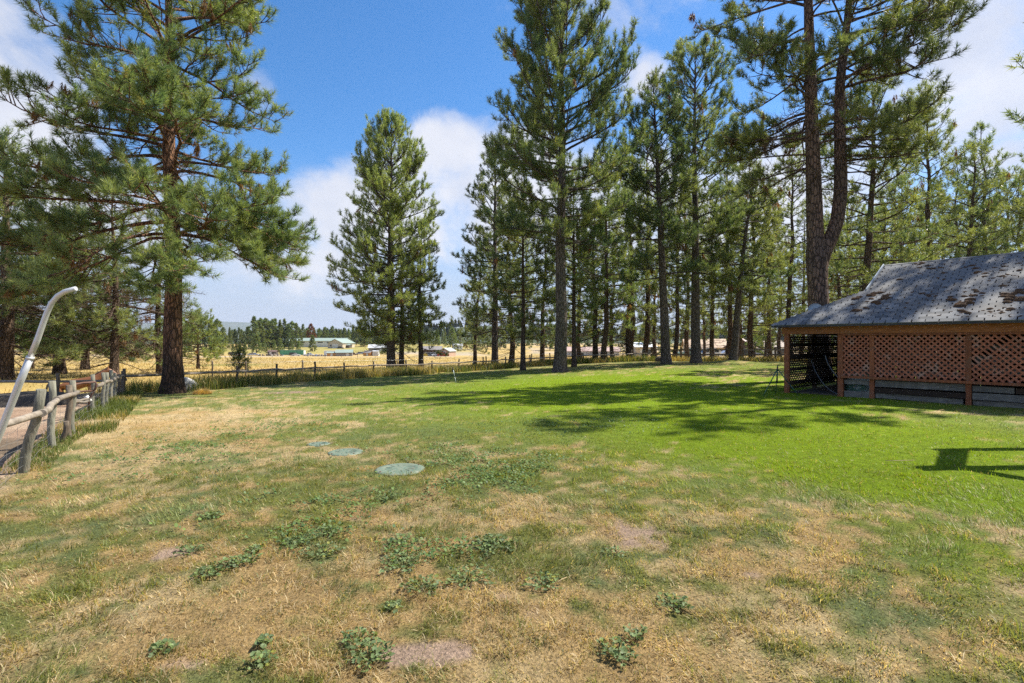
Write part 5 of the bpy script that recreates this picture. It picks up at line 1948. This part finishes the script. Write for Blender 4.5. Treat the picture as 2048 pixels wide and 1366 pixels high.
def weed_clump(px, py, R, n, h, lab, hue=0):
    g = G(px, py)
    R, h, n = R * 1.25, h * .45, int(n * 1.5)
    t = thing('weed_clump', lab, 'weed', g, RNG.random() * 6, 'broad-leaved weeds in the dry turf')
    V, F, C, st = [], [], [], MB()
    for i in range(n):
        a, rr = RNG.random() * 2 * PI, R * math.sqrt(RNG.random())
        rr *= .75 + .5 * math.sin(a * 3 + px) ** 2
        z = h * (1 - (rr / (R * 1.3)) ** 2) * RNG.uniform(.45, 1.05) + .025
        p = Vector((rr * math.cos(a), rr * math.sin(a), z))
        r = RNG.uniform(.0065, .0175)
        v, f = mallow_leaf(r)
        m = Matrix.Rotation(RNG.random() * 6.28, 3, 'Z') @ Matrix.Rotation(RNG.normal(0, .42), 3, 'X') @ Matrix.Rotation(RNG.normal(0, .42), 3, 'Y')
        o = len(V)
        V += [m @ q + p for q in v]
        F += [tuple(j + o for j in q) for q in f]
        c = lerp(np.array([.115, .165, .075]), np.array([.150, .205, .062]), RNG.random()) * RNG.uniform(.6, 1.3) if RNG.random() > .04 else np.array([.24, .25, .05])
        C += [c] * len(v)
        if i % 3 == 0:
            st.tube([(rr * .35 * math.cos(a), rr * .35 * math.sin(a), 0), (rr * .75 * math.cos(a), rr * .75 * math.sin(a), z * .75), tuple(p)], [.0028, .0022, .0015], 4, False)
    C = np.concatenate([np.array(C), np.ones((len(C), 1))], 1)
    me = mesh_np('foliage', np.array([tuple(q) for q in V]), [np.array(F)], M['leaf'], False, C)
    tag(link('foliage', me, t), kind='stuff')
    st.build('stems', paint_mat('weed_stem', (.13, .17, .06), .6), t)


def build_weeds():
    for a in [(985, 1095, .155, 230, .10, 'largest mound of round-leaved weed, alone in the middle of the dry turf'),
              (738, 1318, .105, 95, .09, 'round-leaved weed with big leaves beside the bare patch at the bottom edge'),
              (712, 1286, .075, 50, .07, 'small round-leaved weed touching the big-leaved one at the bottom edge'),
              (598, 1090, .13, 110, .07, 'wide grey-green weed, second of the row running up from the bare oval patch'),
              (655, 1068, .12, 100, .06, 'low weed at the upper end of the row running up from the bare oval patch'),
              (640, 1108, .13, 90, .05, 'loose weed just below the upper end of the row'),
              (418, 1152, .09, 80, .07, 'dense weed at the lower end of the row, nearest the bare oval patch'),
              (462, 1132, .09, 70, .06, 'weed next above the lowest one in the row by the bare oval patch'),
              (508, 1106, .06, 40, .05, 'small weed in the middle of the row by the bare oval patch'),
              (380, 1105, .09, 45, .04, 'thin weed creeping over the edge of the bare oval patch'),
              (420, 1036, .09, 60, .05, 'flat weed well above the bare oval patch'),
              (775, 998, .11, 80, .05, 'weed below the largest septic lid'),
              (800, 1085, .10, 60, .05, 'scattered weed left beside the largest mound'),
              (805, 1130, .15, 120, .06, 'spreading weed below and beside the largest mound'),
              (940, 1160, .14, 90, .05, 'sparse weed right below the largest mound'),
              (845, 1180, .12, 80, .06, 'leafy weed between the largest mound and the bottom bare patch'),
              (782, 1222, .05, 30, .05, 'little upright weed above the big-leaved one'),
              (1085, 1170, .12, 70, .06, 'weed among the broad pale blades below the largest mound'),
              (1345, 1212, .09, 60, .05, 'silvery weed alone on the dry turf toward the shed side'),
              (1235, 1310, .09, 60, .07, 'dark upright weed near the bottom edge toward the shed side'),
              (1270, 1275, .06, 30, .06, 'small weed just above the dark upright one'),
              (325, 1306, .05, 32, .06, 'small dark weed near the bottom edge toward the paddock'),
              (528, 1292, .045, 26, .06, 'small weed alone near the bottom edge'),
              (500, 1125, .07, 40, .04, 'tiny-leaved weed beside the middle of the row'),
              (1225, 1110, .09, 40, .04, 'thin weed under the bare patch toward the shed side'),
              (520, 1330, .06, 36, .07, 'weed cut by the bottom edge of the lawn view')]:
        weed_clump(*a)
    # clover and other ground cover, uncountable
    xs, ys, rs = [], [], []
    for px, py, rx, ry, n in [(950, 950, 1.3, .9, 2600), (1010, 930, 1.2, 1.0, 2200), (330, 930, 1.4, 1.4, 1500), (470, 870, 1.4, 1.4, 1500), (650, 850, 1.6, 1.0, 1300), (380, 900, .9, .9, 900), (640, 1010, 1.0, .5, 1000), (1120, 850, 2.2, 1.2, 2200), (900, 900, 1.4, 1.0, 1600), (560, 1060, .7, .4, 700), (830, 1110, .7, .35, 900)]:
        g = G(px, py)
        xs.append(g.x + RNG.normal(0, rx * .6, n)); ys.append(g.y + RNG.normal(0, ry * .6, n))
    x, y = np.concatenate(xs), np.concatenate(ys)
    keep = RNG.random(len(x)) < sst(fbm(x, y, .35, 3, 131), .42, .62)
    for p, rr in LIDP:
        keep &= np.hypot(x - p.x, y - p.y) > rr * 1.05
    x, y = x[keep], y[keep]
    n, k = len(x), 6
    r = RNG.uniform(.006, .013, n) * (1 + .05 * np.hypot(x, y))
    an = np.arange(k) * 2 * PI / k
    tilt = RNG.normal(0, .35, (n, 2))
    ring = np.stack([np.cos(an), np.sin(an)], -1)
    z0 = ground_z(x, y) + RNG.uniform(.02, .06, n)
    V = np.empty((n, k, 3))
    V[..., 0] = x[:, None] + r[:, None] * ring[None, :, 0]
    V[..., 1] = y[:, None] + r[:, None] * ring[None, :, 1]
    V[..., 2] = z0[:, None] + r[:, None] * (ring[None, :, 0] * tilt[:, :1] + ring[None, :, 1] * tilt[:, 1:])
    F = np.arange(n * k).reshape(n, k)
    c = lerp(np.array([.075, .135, .055]), np.array([.130, .200, .040]), RNG.random(n)) * RNG.uniform(.7, 1.25, n)[:, None]
    c = np.repeat(np.concatenate([c, np.ones((n, 1))], 1), k, 0)
    tag(link('clover', mesh_np('clover', V.reshape(-1, 3), [F], M['leaf'], False, c)), kind='stuff')


build_weeds()


# ------------------------------------------------------------------ across the valley
PAINT = {}


def pm(key, c=None, rough=.55, metal=0.0, dirt=.3):
    if key not in PAINT:
        PAINT[key] = paint_mat(key, c, rough, metal, dirt, (.2, .17, .14), .6)
    return PAINT[key]


GLASS = paint_mat('dark_glass', (.03, .04, .05), .12, 0, .1)
TYRE = paint_mat('tyre_rubber', (.02, .02, .021), .9)


def house(name, label, px, d, rz, L, W, hw, hr, wall, roof, cat='building', over=.4, wins=(), door=None, group=None, dz=-.3, split=0):
    """a gabled building, ridge along its own x; wins: (x along the front, z, w, h)"""
    x, y = at_px(px, d)
    t = thing(name, label, cat, (x, y, gz(x, y) + dz), rz, group)
    poly = [(-W / 2, -.4), (W / 2, -.4), (W / 2, hw), (0, hw + hr), (-W / 2, hw)]
    MB().prism(poly, L, 'X').build('wall', wall, t)
    mb = MB()
    sl = hr / (W / 2)
    for sgn in (-1, 1):
        e = Vector((0, sgn * (W / 2 + over), hw - sl * over + .05))
        r_ = Vector((0, 0, hw + hr + .05))
        a = L / 2 + over
        vs = [Vector((-a, e.y, e.z)), Vector((a, e.y, e.z)), Vector((a, 0, r_.z)), Vector((-a, 0, r_.z))]
        vs += [v + Vector((0, 0, .14)) for v in vs]
        mb.add(vs, [(0, 1, 2, 3), (4, 7, 6, 5), (0, 4, 5, 1), (1, 5, 6, 2), (2, 6, 7, 3), (3, 7, 4, 0)])
    rf = mb.build('roof', roof, t)
    if L > 20:
        rm = MB()
        for i in range(int(L / .9)):
            xx = -L / 2 + i * .9
            rm.beam((xx, -W / 2 - over, hw - sl * over + .21), (xx, 0, hw + hr + .21), .05, .05)
        tag(rm.build('roof_seams', roof, rf), kind='stuff')
    for wx, wz, ww, wh, face in wins:
        yy = -W / 2 - .02 if face == 'f' else 0
        if face == 'f':
            fr = MB().box((wx, -W / 2 - .02, wz), (ww + .2, .06, wh + .2)).build('window', pm('white_trim', (.75, .75, .73)), t)
            MB().box((wx, -W / 2 - .05, wz), (ww, .04, wh)).build('pane', GLASS, fr)
        else:
            s = -1 if face == 'l' else 1
            fr = MB().box((s * (L / 2 + .02), wx, wz), (.06, ww + .2, wh + .2)).build('window', pm('white_trim', (.75, .75, .73)), t)
            MB().box((s * (L / 2 + .05), wx, wz), (.04, ww, wh)).build('pane', GLASS, fr)
    if door:
        dx, dw, dh, face = door
        if face == 'f':
            MB().box((dx, -W / 2 - .04, dh / 2), (dw, .07, dh)).build('door', pm('pale_door', (.66, .64, .60)), t)
        else:
            s = -1 if face == 'l' else 1
            MB().box((s * (L / 2 + .04), dx, dh / 2), (.07, dw, dh)).build('door', pm('pale_door', (.66, .64, .60)), t)
    return t


def vehicle(name, label, px, d, rz, paint, kind='car', L=4.5, W=1.8, H=1.5, cat='car', group='vehicles parked across the valley', dz=-.1):
    x, y = at_px(px, d)
    t = thing(name, label, cat, (x, y, gz(x, y) + dz), rz, group)
    h0, hb = .28, H * .56
    if kind == 'suv':
        cab = [(-L * .49, hb), (-L * .47, H * .97), (-L * .40, H), (L * .10, H), (L * .22, hb)]
    elif kind == 'pickup':
        cab = [(-L * .08, hb), (-L * .06, H * .98), (L * .10, H), (L * .20, H * .95), (L * .27, hb)]
    else:
        cab = [(-L * .40, hb), (-L * .24, H * .98), (-L * .02, H), (L * .08, H * .97), (L * .24, hb)]
    low = [(-L / 2, h0), (L / 2, h0), (L / 2, hb * .82), (L * .46, hb * .93), (L * .26, hb), (-L * .44, hb), (-L / 2, hb * .9)]
    MB().prism(low, W).build('body', paint, t)
    MB().prism(cab, W * .86).build('cabin', paint, t)
    zc, n = (hb + H) / 2, 3
    x0, x1 = cab[0][0] * .82, cab[-1][0] * .80
    for sgn in (-1, 1):
        for i in range(n - (kind == 'pickup')):
            a = x0 + (x1 - x0) * (i + .08) / n
            b_ = x0 + (x1 - x0) * (i + .92) / n
            MB().box(((a + b_) / 2, sgn * (W * .43 + .004), zc + .02), (abs(b_ - a), .02, (H - hb) * .62)).build('window', GLASS, t)
    MB().beam((cab[-1][0] - .02, 0, hb + .05), (cab[-2][0] + .03, 0, H * .95), W * .74, .03, up=(1, 0, .6)).build('windscreen', GLASS, t)
    for sx in (-.31, .32):
        for sy in (-1, 1):
            w = MB().lathe([(.31, -.1), (.33, -.06), (.33, .06), (.31, .1)], 14).build('wheel', TYRE, t, loc=(L * sx, sy * (W / 2 - .08), .33), rot=(PI / 2, 0, 0))
            MB().lathe([(.18, -.105), (.18, .105)], 10).build('rim', pm('wheel_grey', (.4, .4, .41), .4, .5), w)
    for sy in (-1, 1):
        MB().box((L / 2 + .005, sy * W * .36, hb * .74), (.03, W * .18, .14)).build('headlight', pm('lamp_glass', (.7, .7, .68), .2), t)
    MB().box((L / 2 + .03, 0, h0 + .08), (.1, W * .96, .16)).build('bumper', pm('dark_trim', (.03, .03, .03)), t)
    MB().box((-L / 2 - .03, 0, h0 + .08), (.1, W * .96, .16)).build('bumper', pm('dark_trim', (.03, .03, .03)), t)
    return t


def build_valley():
    white, tan, green = pm('white_steel', (.74, .75, .74)), pm('tan_siding', (.55, .46, .34)), pm('green_steel_roof', (.24, .31, .28), .6)
    house('riding_barn', 'long white barn with a pale green metal roof before the tree line', 633, 372, math.radians(-2), 46, 15, 4.4, 2.0, white, green, 'barn', .5, [(-20 + i * 6.5, 3.4, 3.6, .7, 'f') for i in range(7)])
    house('tan_garage', 'tan gabled garage with a green roof at the end of the long white barn', 683, 352, math.radians(78), 16, 11, 3.6, 2.6, tan, green, 'garage', .5, [(3.2, 2.0, 1.2, 1.1, 'l')], (0, 4.2, 3.0, 'l'))
    house('lean_shed', 'open dark lean-to beside the tan garage', 694, 350, math.radians(-4), 5, 5, 2.2, .6, pm('dark_planks', (.09, .07, .06)), green, 'shed')
    # long green trailer building
    x, y = at_px(586, 268)
    t = thing('green_container', 'long bright green storage container in the yard across the valley', 'container', (x, y, gz(x, y) - .1), math.radians(-3))
    MB().box((0, 0, 1.3), (12.5, 2.6, 2.5), bev=.05).build('body', pm('bright_green_steel', (.10, .36, .20), .45), t)
    rb = MB()
    for i in range(30):
        rb.box((-6.0 + i * .41, -1.32, 1.3), (.16, .05, 2.2))
    tag(rb.build('ribs', pm('bright_green_steel'), t), kind='stuff')
    MB().box((6.28, 0, 1.25), (.06, 2.3, 2.3)).build('door', pm('pale_door', (.66, .64, .60)), t)
    MB().box((0, 0, 2.62), (12.7, 2.7, .1)).build('roof', green, t)
    house('dark_shack', 'small dark shack beside the green container', 546, 268, .05, 4.2, 3.2, 1.9, .6, pm('dark_planks'), pm('rusty_sheet', (.16, .10, .08)), 'shed', .25, (), (-.6, 1.0, 1.7, 'f'))
    house('grey_board_shed', 'grey board shed with a sloping green roof in the yard across the valley', 689, 232, math.radians(14), 7, 5, 1.9, 1.2, pm('grey_planks', (.23, .21, .20)), green, 'shed', .35, (), (1.5, 1.1, 1.6, 'f'))
    house('orange_shed', 'orange-fronted hut joined to the grey board shed', 664, 231, math.radians(14), 4, 4, 1.7, .5, pm('orange_planks', (.52, .24, .06)), green, 'shed', .25, (), (0, .9, 1.5, 'f'))
    house('orange_hut', 'little orange hut by itself behind the cone-shaped pine', 737, 226, -.3, 3.4, 3, 1.6, .9, pm('orange_planks'), pm('grey_planks'), 'shed', .2, (), (.3, .8, 1.4, 'f'))
    house('white_cabin', 'white box cabin beside the little orange hut', 752, 226, .1, 2.6, 2.4, 2.2, .3, white, pm('pale_grey_roof', (.5, .52, .54)), 'cabin', .15, (), (0, .8, 1.8, 'f'))
    house('white_roofed_house', 'low house with a bright roof behind the trunk of the cone-shaped pine', 763, 300, .15, 14, 8, 2.5, 1.8, pm('grey_planks'), pm('pale_grey_roof'), 'house', .4, [(-3, 1.5, 1.4, 1.1, 'f'), (2.5, 1.5, 1.4, 1.1, 'f')], (0, 1.0, 2.0, 'f'))
    house('salmon_house', 'small salmon-pink house with one white window beyond the fence', 895, 214, math.radians(76), 8, 4.4, 2.5, 1.2, pm('salmon_siding', (.44, .30, .22)), pm('pale_green_roof', (.36, .42, .38)), 'house', .35, [(0, 1.6, 1.1, 1.3, 'l')])
    house('brown_barn', 'dark red-brown barn half hidden by the lower dark pine', 862, 218, .1, 9, 6, 3.0, 1.4, pm('red_brown_planks', (.12, .07, .05)), pm('grey_planks'), 'barn', .3, [(-2, 1.5, 1, 1, 'f')], (1.5, 1.8, 2.1, 'f'))
    house('far_white_shop', 'tiny white building at the foot of the wooded hill', 915, 330, .2, 6, 5, 2.6, 1.0, white, pm('pale_grey_roof'), 'building', .3, [(0, 1.5, 1.2, 1, 'f')])
    # houses among the trunks
    house('pink_roofed_shed', 'long low shed with a faded pink roof behind the young thin-trunked pine', 1185, 122, math.radians(-4), 12, 5, 1.4, .9, pm('pale_stone', (.42, .42, .42)), pm('pink_sheet', (.42, .30, .26)), 'shed', .3, [(-3, .8, .9, .6, 'f'), (2, .8, .9, .6, 'f')])
    house('white_roofed_hut', 'tan hut with a white roof seen past the far sprinkler', 1281, 120, .25, 5, 5, 2.4, .9, tan, pm('white_sheet_roof', (.70, .74, .78)), 'hut', .4, [(.8, 1.4, .9, .9, 'f')], (-1, .9, 1.9, 'f'))
    house('tan_house', 'tan house between the straight pine and the leaning one', 1408, 150, -.2, 11, 8, 2.8, 2.2, tan, pm('tan_roof', (.46, .33, .22)), 'house', .5, [(-3, 1.6, 1.3, 1.2, 'f'), (1, 1.6, 1.3, 1.2, 'f'), (3.4, 1.6, 1, 1.2, 'f')], (-.9, 1.0, 2.0, 'f'))
    house('red_brown_cabin', 'red-brown cabin with a pale gable roof just past the leaning pine', 1481, 128, math.radians(62), 8, 6.5, 2.6, 2.1, pm('red_brown_planks'), pm('pale_pinkish_roof', (.55, .42, .36)), 'cabin', .6, [(1.4, 1.5, 1.0, 1.1, 'l'), (-1.4, 1.5, 1.0, 1.1, 'l')])
    house('white_house', 'white house with a red-brown wall beyond the two-rail fence', 1532, 140, .3, 9, 7, 2.7, 1.8, pm('white_siding', (.72, .73, .72)), pm('red_brown_planks'), 'house', .4, [(-2, 1.5, 1.2, 1.2, 'f'), (2, 1.5, 1.2, 1.2, 'f')], (0, 1.0, 2.0, 'f'))
    # vehicles
    car_white, silver, red, blue = pm('car_white', (.75, .76, .76), .3), pm('car_silver', (.50, .53, .60), .3, .3), pm('car_red', (.45, .03, .03), .3), pm('car_blue', (.10, .16, .32), .3)
    vehicle('parked_car', 'white four-wheel-drive parked at the end of the yard, beside the dark trailer', 477, 262, .05, car_white, 'suv', 4.9, 1.9, 1.85)
    vehicle('parked_car', 'long silver car parked apart in the yard', 507, 262, .02, silver, 'car', 5.6, 1.9, 1.5)
    vehicle('parked_car', 'small white car before the green container', 592, 255, .2, car_white, 'car', 4.0, 1.7, 1.5)
    vehicle('parked_car', 'dark car before the green container', 588, 262, .1, pm('car_dark', (.03, .035, .04), .3), 'suv', 4.4, 1.8, 1.7)
    vehicle('parked_car', 'silver pickup between the green container and the orange-fronted hut', 617, 258, -.1, silver, 'pickup', 5.2, 1.9, 1.7)
    vehicle('parked_car', 'dark car outside the tan garage door', 681, 338, .1, pm('car_dark'), 'car', 4.4, 1.8, 1.6)
    vehicle('parked_car', 'dark red car just past the grey board shed', 706, 265, .4, pm('car_maroon', (.10, .03, .035), .3), 'car', 4.5, 1.8, 1.5)
    vehicle('parked_car', 'grey car farther along from the grey board shed', 722, 272, -.2, silver, 'car', 4.5, 1.8, 1.5)
    vehicle('parked_car', 'blue pickup behind the grey board shed roof', 686, 280, .2, pm('car_bright_blue', (.05, .17, .42), .3), 'pickup', 5.2, 1.9, 1.8)
    vehicle('parked_car', 'bright red car beside the salmon-pink house', 886, 205, .15, red, 'suv', 4.6, 1.8, 1.7)
    vehicle('parked_car', 'white car next to the bright red one', 874, 206, .3, car_white, 'car', 4.4, 1.8, 1.45)
    vehicle('parked_car', 'blue-grey car third along from the bright red one', 866, 207, -.1, pm('car_blue_grey', (.22, .27, .36), .3), 'suv', 4.4, 1.8, 1.6)
    vehicle('parked_car', 'yellow car last in the row from the bright red one', 853, 207, .2, pm('car_yellow', (.62, .45, .06), .35), 'car', 3.8, 1.7, 1.4)
    vehicle('parked_car', 'white estate car parked behind the trunk of the straight pine', 1414, 92, PI + .1, car_white, 'suv', 4.7, 1.8, 1.5, group='vehicles parked among the trunks')
    vehicle('parked_car', 'teal pickup between the two slim pine trunks', 1378, 104, .05, pm('car_teal', (.22, .36, .36), .35), 'pickup', 5.4, 1.9, 1.8, group='vehicles parked among the trunks')
    vehicle('parked_car', 'pale van beside the tan house', 1425, 128, .1, car_white, 'suv', 5.0, 2.0, 2.1, group='vehicles parked among the trunks')
    vehicle('parked_car', 'grey car before the red-brown cabin', 1458, 118, .1, silver, 'car', 4.4, 1.8, 1.5, group='vehicles parked among the trunks')
    # trailers
    def trailer(label, px, d, rz, paint, L, H):
        x, y = at_px(px, d)
        t = thing('box_trailer', label, 'trailer', (x, y, gz(x, y) - .1), rz)
        MB().box((0, 0, .55 + H / 2), (L, 2.1, H), bev=.06).build('body', paint, t)
        MB().beam((L / 2, 0, .55), (L / 2 + 1.1, 0, .5), .12, .1).build('drawbar', pm('dark_trim'), t)
        for sx in (-.12, .12):
            for sy in (-1, 1):
                MB().lathe([(.31, -.1), (.33, -.05), (.33, .05), (.31, .1)], 12).build('wheel', TYRE, t, loc=(L * sx, sy * 1.0, .33), rot=(PI / 2, 0, 0))
        MB().box((-L * .1, -1.06, .75 + H * .55), (L * .25, .03, H * .3)).build('window', GLASS, t)
    trailer('dark trailer hitched behind the white four-wheel-drive', 464, 263, .05, pm('dark_planks'), 2.6, 1.2)
    trailer('white camping trailer behind the orange-fronted hut', 660, 245, .15, white, 5.2, 2.2)
    # odds and ends of the yard
    def junk(label, px, d, n, spread, cols):
        x, y = at_px(px, d)
        t = thing('scrap_pile', label, 'scrap', (x, y, gz(x, y)))
        for i in range(n):
            sz = RNG.uniform(.35, 1.0, 3)
            MB().box((RNG.normal(0, spread), RNG.normal(0, 1.0), sz[2] * .45), tuple(sz), RNG.random() * 3, (RNG.normal(0, .3), RNG.normal(0, .3)), .05).build('scrap', cols[i % len(cols)], t)
    junk('pile of dark scrap lying before the small dark shack', 531, 256, 12, 1.8, [pm('dark_planks'), pm('rusty_sheet'), pm('dark_trim')])
    junk('scatter of pale scrap beside the dark pile', 556, 256, 9, 2.2, [pm('pale_stone'), pm('tan_siding'), pm('dark_planks')])
    junk('low heap of blue drums and boxes before the silver pickup', 627, 248, 8, 1.4, [pm('car_blue'), pm('grey_planks'), pm('pale_stone')])
    junk('dark heap of timber left of the orange-fronted hut', 645, 244, 12, 1.5, [pm('dark_planks'), pm('grey_planks'), pm('pale_stone'), pm('tan_siding')])
    # utility pole
    x, y = at_px(922, 300)
    t = thing('utility_pole', 'lone bare utility pole at the foot of the wooded hill', 'pole', (x, y, gz(x, y)))
    MB().tube([(0, 0, -.5), (0, 0, 9)], [.18, .12], 8).build('pole', M['post_dark'], t)
    MB().box((0, 0, 8.4), (2.2, .12, .14)).build('crossarm', M['post_dark'], t)
    for sx in (-.9, 0, .9):
        MB().lathe([(.06, 0), (.07, .1), (.04, .2)], 8, (sx, 0, 8.47)).build('insulator', GLASS, t)


build_valley()


# ------------------------------------------------------------------ the horse
def build_horse():
    import bmesh
    x, y = -21.05, 24.6
    # standing three-quarter away, head raised, facing along its own +x
    J = {'pelvis': (-.62, 0, 1.28), 'loin': (-.25, 0, 1.25), 'back': (.15, 0, 1.22), 'withers': (.50, 0, 1.32), 'chest': (.62, 0, 1.12), 'neck1': (.86, 0, 1.50), 'neck2': (1.08, 0, 1.74), 'poll': (1.24, 0, 1.90), 'face': (1.46, 0, 1.72), 'muzzle': (1.62, 0, 1.56), 'belly': (-.05, 0, 1.02)}
    Rd = {'pelvis': (.29, .31), 'loin': (.27, .30), 'back': (.28, .33), 'withers': (.24, .34), 'chest': (.23, .30), 'neck1': (.15, .22), 'neck2': (.12, .17), 'poll': (.10, .13), 'face': (.085, .10), 'muzzle': (.065, .075), 'belly': (.27, .26)}
    E = [('pelvis', 'loin'), ('loin', 'back'), ('back', 'withers'), ('withers', 'chest'), ('withers', 'neck1'), ('neck1', 'neck2'), ('neck2', 'poll'), ('poll', 'face'), ('face', 'muzzle'), ('back', 'belly')]
    for s, nm in ((-1, 'a'), (1, 'b')):
        J.update({'sh' + nm: (.60, s * .15, .98), 'el' + nm: (.58, s * .17, .78), 'kn' + nm: (.62, s * .16, .44), 'fe' + nm: (.60, s * .16, .14), 'ho' + nm: (.64, s * .16, .03),
                  'hip' + nm: (-.66, s * .15, 1.08), 'sti' + nm: (-.52, s * .18, .82), 'hok' + nm: (-.84, s * .16, .52), 'can' + nm: (-.76, s * .16, .15), 'hh' + nm: (-.70, s * .16, .03)})
        Rd.update({'sh' + nm: (.14, .16), 'el' + nm: (.10, .11), 'kn' + nm: (.062, .066), 'fe' + nm: (.045, .048), 'ho' + nm: (.065, .065),
                   'hip' + nm: (.19, .22), 'sti' + nm: (.14, .16), 'hok' + nm: (.07, .085), 'can' + nm: (.048, .05), 'hh' + nm: (.066, .066)})
        E += [('chest', 'sh' + nm), ('sh' + nm, 'el' + nm), ('el' + nm, 'kn' + nm), ('kn' + nm, 'fe' + nm), ('fe' + nm, 'ho' + nm), ('pelvis', 'hip' + nm), ('hip' + nm, 'sti' + nm), ('sti' + nm, 'hok' + nm), ('hok' + nm, 'can' + nm), ('can' + nm, 'hh' + nm)]
    names = list(J)
    me = bpy.data.meshes.new('horse')
    me.from_pydata([J[n] for n in names], [(names.index(a), names.index(b)) for a, b in E], [])
    m, k, b, out = new_mat('bay_coat')
    co = objco(k)
    z = k.n('ShaderNodeSeparateXYZ')
    k.put(z.inputs[0], co)
    n = k.noise(co, 5, 4)
    c = k.mix(n, (.13, .05, .022), (.21, .088, .035))
    c = k.mix(k.ss(z.outputs[2], .30, .62, 1, 0), c, (.02, .014, .012))
    k.put(b.inputs['Base Color'], c)
    b.inputs['Roughness'].default_value = .5
    me.materials.append(m)
    o = link('brown_horse', me, None, (x, y, gz(x, y)), (0, 0, math.radians(34)))
    tag(o, 'brown horse with a black tail standing behind the paddock rail, head up', 'horse')
    sk = o.modifiers.new('skin', 'SKIN')
    sv = me.skin_vertices[0].data
    for i, nme in enumerate(names):
        sv[i].radius = Rd[nme]
        sv[i].use_root = nme == 'pelvis'
    sk.use_smooth_shade = True
    sk.branch_smoothing = .6
    ss_ = o.modifiers.new('subsurf', 'SUBSURF')
    ss_.levels = ss_.render_levels = 2
    hair = paint_mat('black_hair', (.015, .012, .01), .6)
    tl = MB()
    for i in range(14):
        a = RNG.normal(0, .05)
        tl.tube([(-.88, a * .4, 1.38), (-1.0, a, 1.25), (-1.06, a * 1.4, .95), (-1.04, a * 1.6, .62 + .1 * RNG.random())], [.03, .035, .03, .008], 6)
    tag(tl.build('tail', hair, o), kind='stuff')
    mn = MB()
    for i in range(16):
        t = i / 15
        p = Vector((.52, 0, 1.56)).lerp(Vector((1.22, 0, 2.02)), t)
        mn.tube([p, p + Vector((-.05, .07, -.04)), p + Vector((-.04, .12, -.20))], [.03, .03, .008], 5)
    tag(mn.build('mane', hair, o), kind='stuff')
    for s in (-1, 1):
        MB().add([(1.20, s * .05, 1.97), (1.27, s * .05, 1.98), (1.23, s * .11, 1.97), (1.245, s * .085, 2.14)], [(0, 1, 3), (1, 2, 3), (2, 0, 3), (0, 2, 1)]).build('ear', m, o)
        MB().lathe([(.004, -.02), (.02, -.012), (.022, 0), (.02, .012), (.004, .02)], 10, (1.36, s * .082, 1.84)).build('eye', hair, o)


build_horse()


# ------------------------------------------------------------------ unseen timber to the right, added and shaped to cast a shadow
def build_shadow_frame():
    h = 4.2
    ox, oy = .678 * h, .26 * h
    o = Vector((6.2 + ox + 3.2, 7.6 + oy, gz(9, 8)))
    t = thing('shadow_frame', 'unseen arbour with one boarded bay beside the lawn', 'shadow_caster', o)
    def bar(x0, x1, y, w, name='beam'):
        MB().box(((x0 + x1) / 2 + ox - o.x, y + oy - o.y, h), (x1 - x0, w, .14)).build(name, M['grey_wood'], t)
    bar(5.6, 11.5, 6.98, .24)
    bar(6.8, 11.5, 8.15, .18)
    P = [(5.75, 6.9), (6.18, 6.9), (7.42, 8.22), (6.95, 8.22)]
    vs = [Vector((x + ox - o.x, y + oy - o.y, h + dz)) for dz in (.075, .105) for x, y in P]
    MB().add(vs, [(3, 2, 1, 0), (4, 5, 6, 7), (0, 1, 5, 4), (1, 2, 6, 5), (2, 3, 7, 6), (3, 0, 4, 7)]).build('shadow_board', M['grey_wood'], t)
    MB().beam((6.12 + ox - o.x, 6.9 + oy - o.y, h - .12), (6.5 + ox - o.x, 6.1 + oy - o.y, h - .12), .2, .08).build('brace', M['grey_wood'], t)
    for x in (8.9, 11.3):
        for y in (6.98, 8.15):
            MB().box((x + ox - o.x, y + oy - o.y, h / 2 - .1), (.12, .12, h)).build('post', M['grey_wood'], t)


build_shadow_frame()


# ------------------------------------------------------------------ the air
def build_haze():
    m = bpy.data.materials.new('valley_air')
    m.use_nodes = True
    k = N(m.node_tree)
    out = k.n('ShaderNodeOutputMaterial')
    v = k.n('ShaderNodeVolumePrincipled')
    v.inputs['Color'].default_value = (.72, .82, 1.0, 1)
    v.inputs['Density'].default_value = 0.00006
    v.inputs['Anisotropy'].default_value = 0.2
    k.t.links.new(v.outputs[0], out.inputs['Volume'])
    o = MB().box((0, 0, 170), (21000, 21000, 420)).build('haze', m)
    tag(o, kind='stuff')


build_haze()
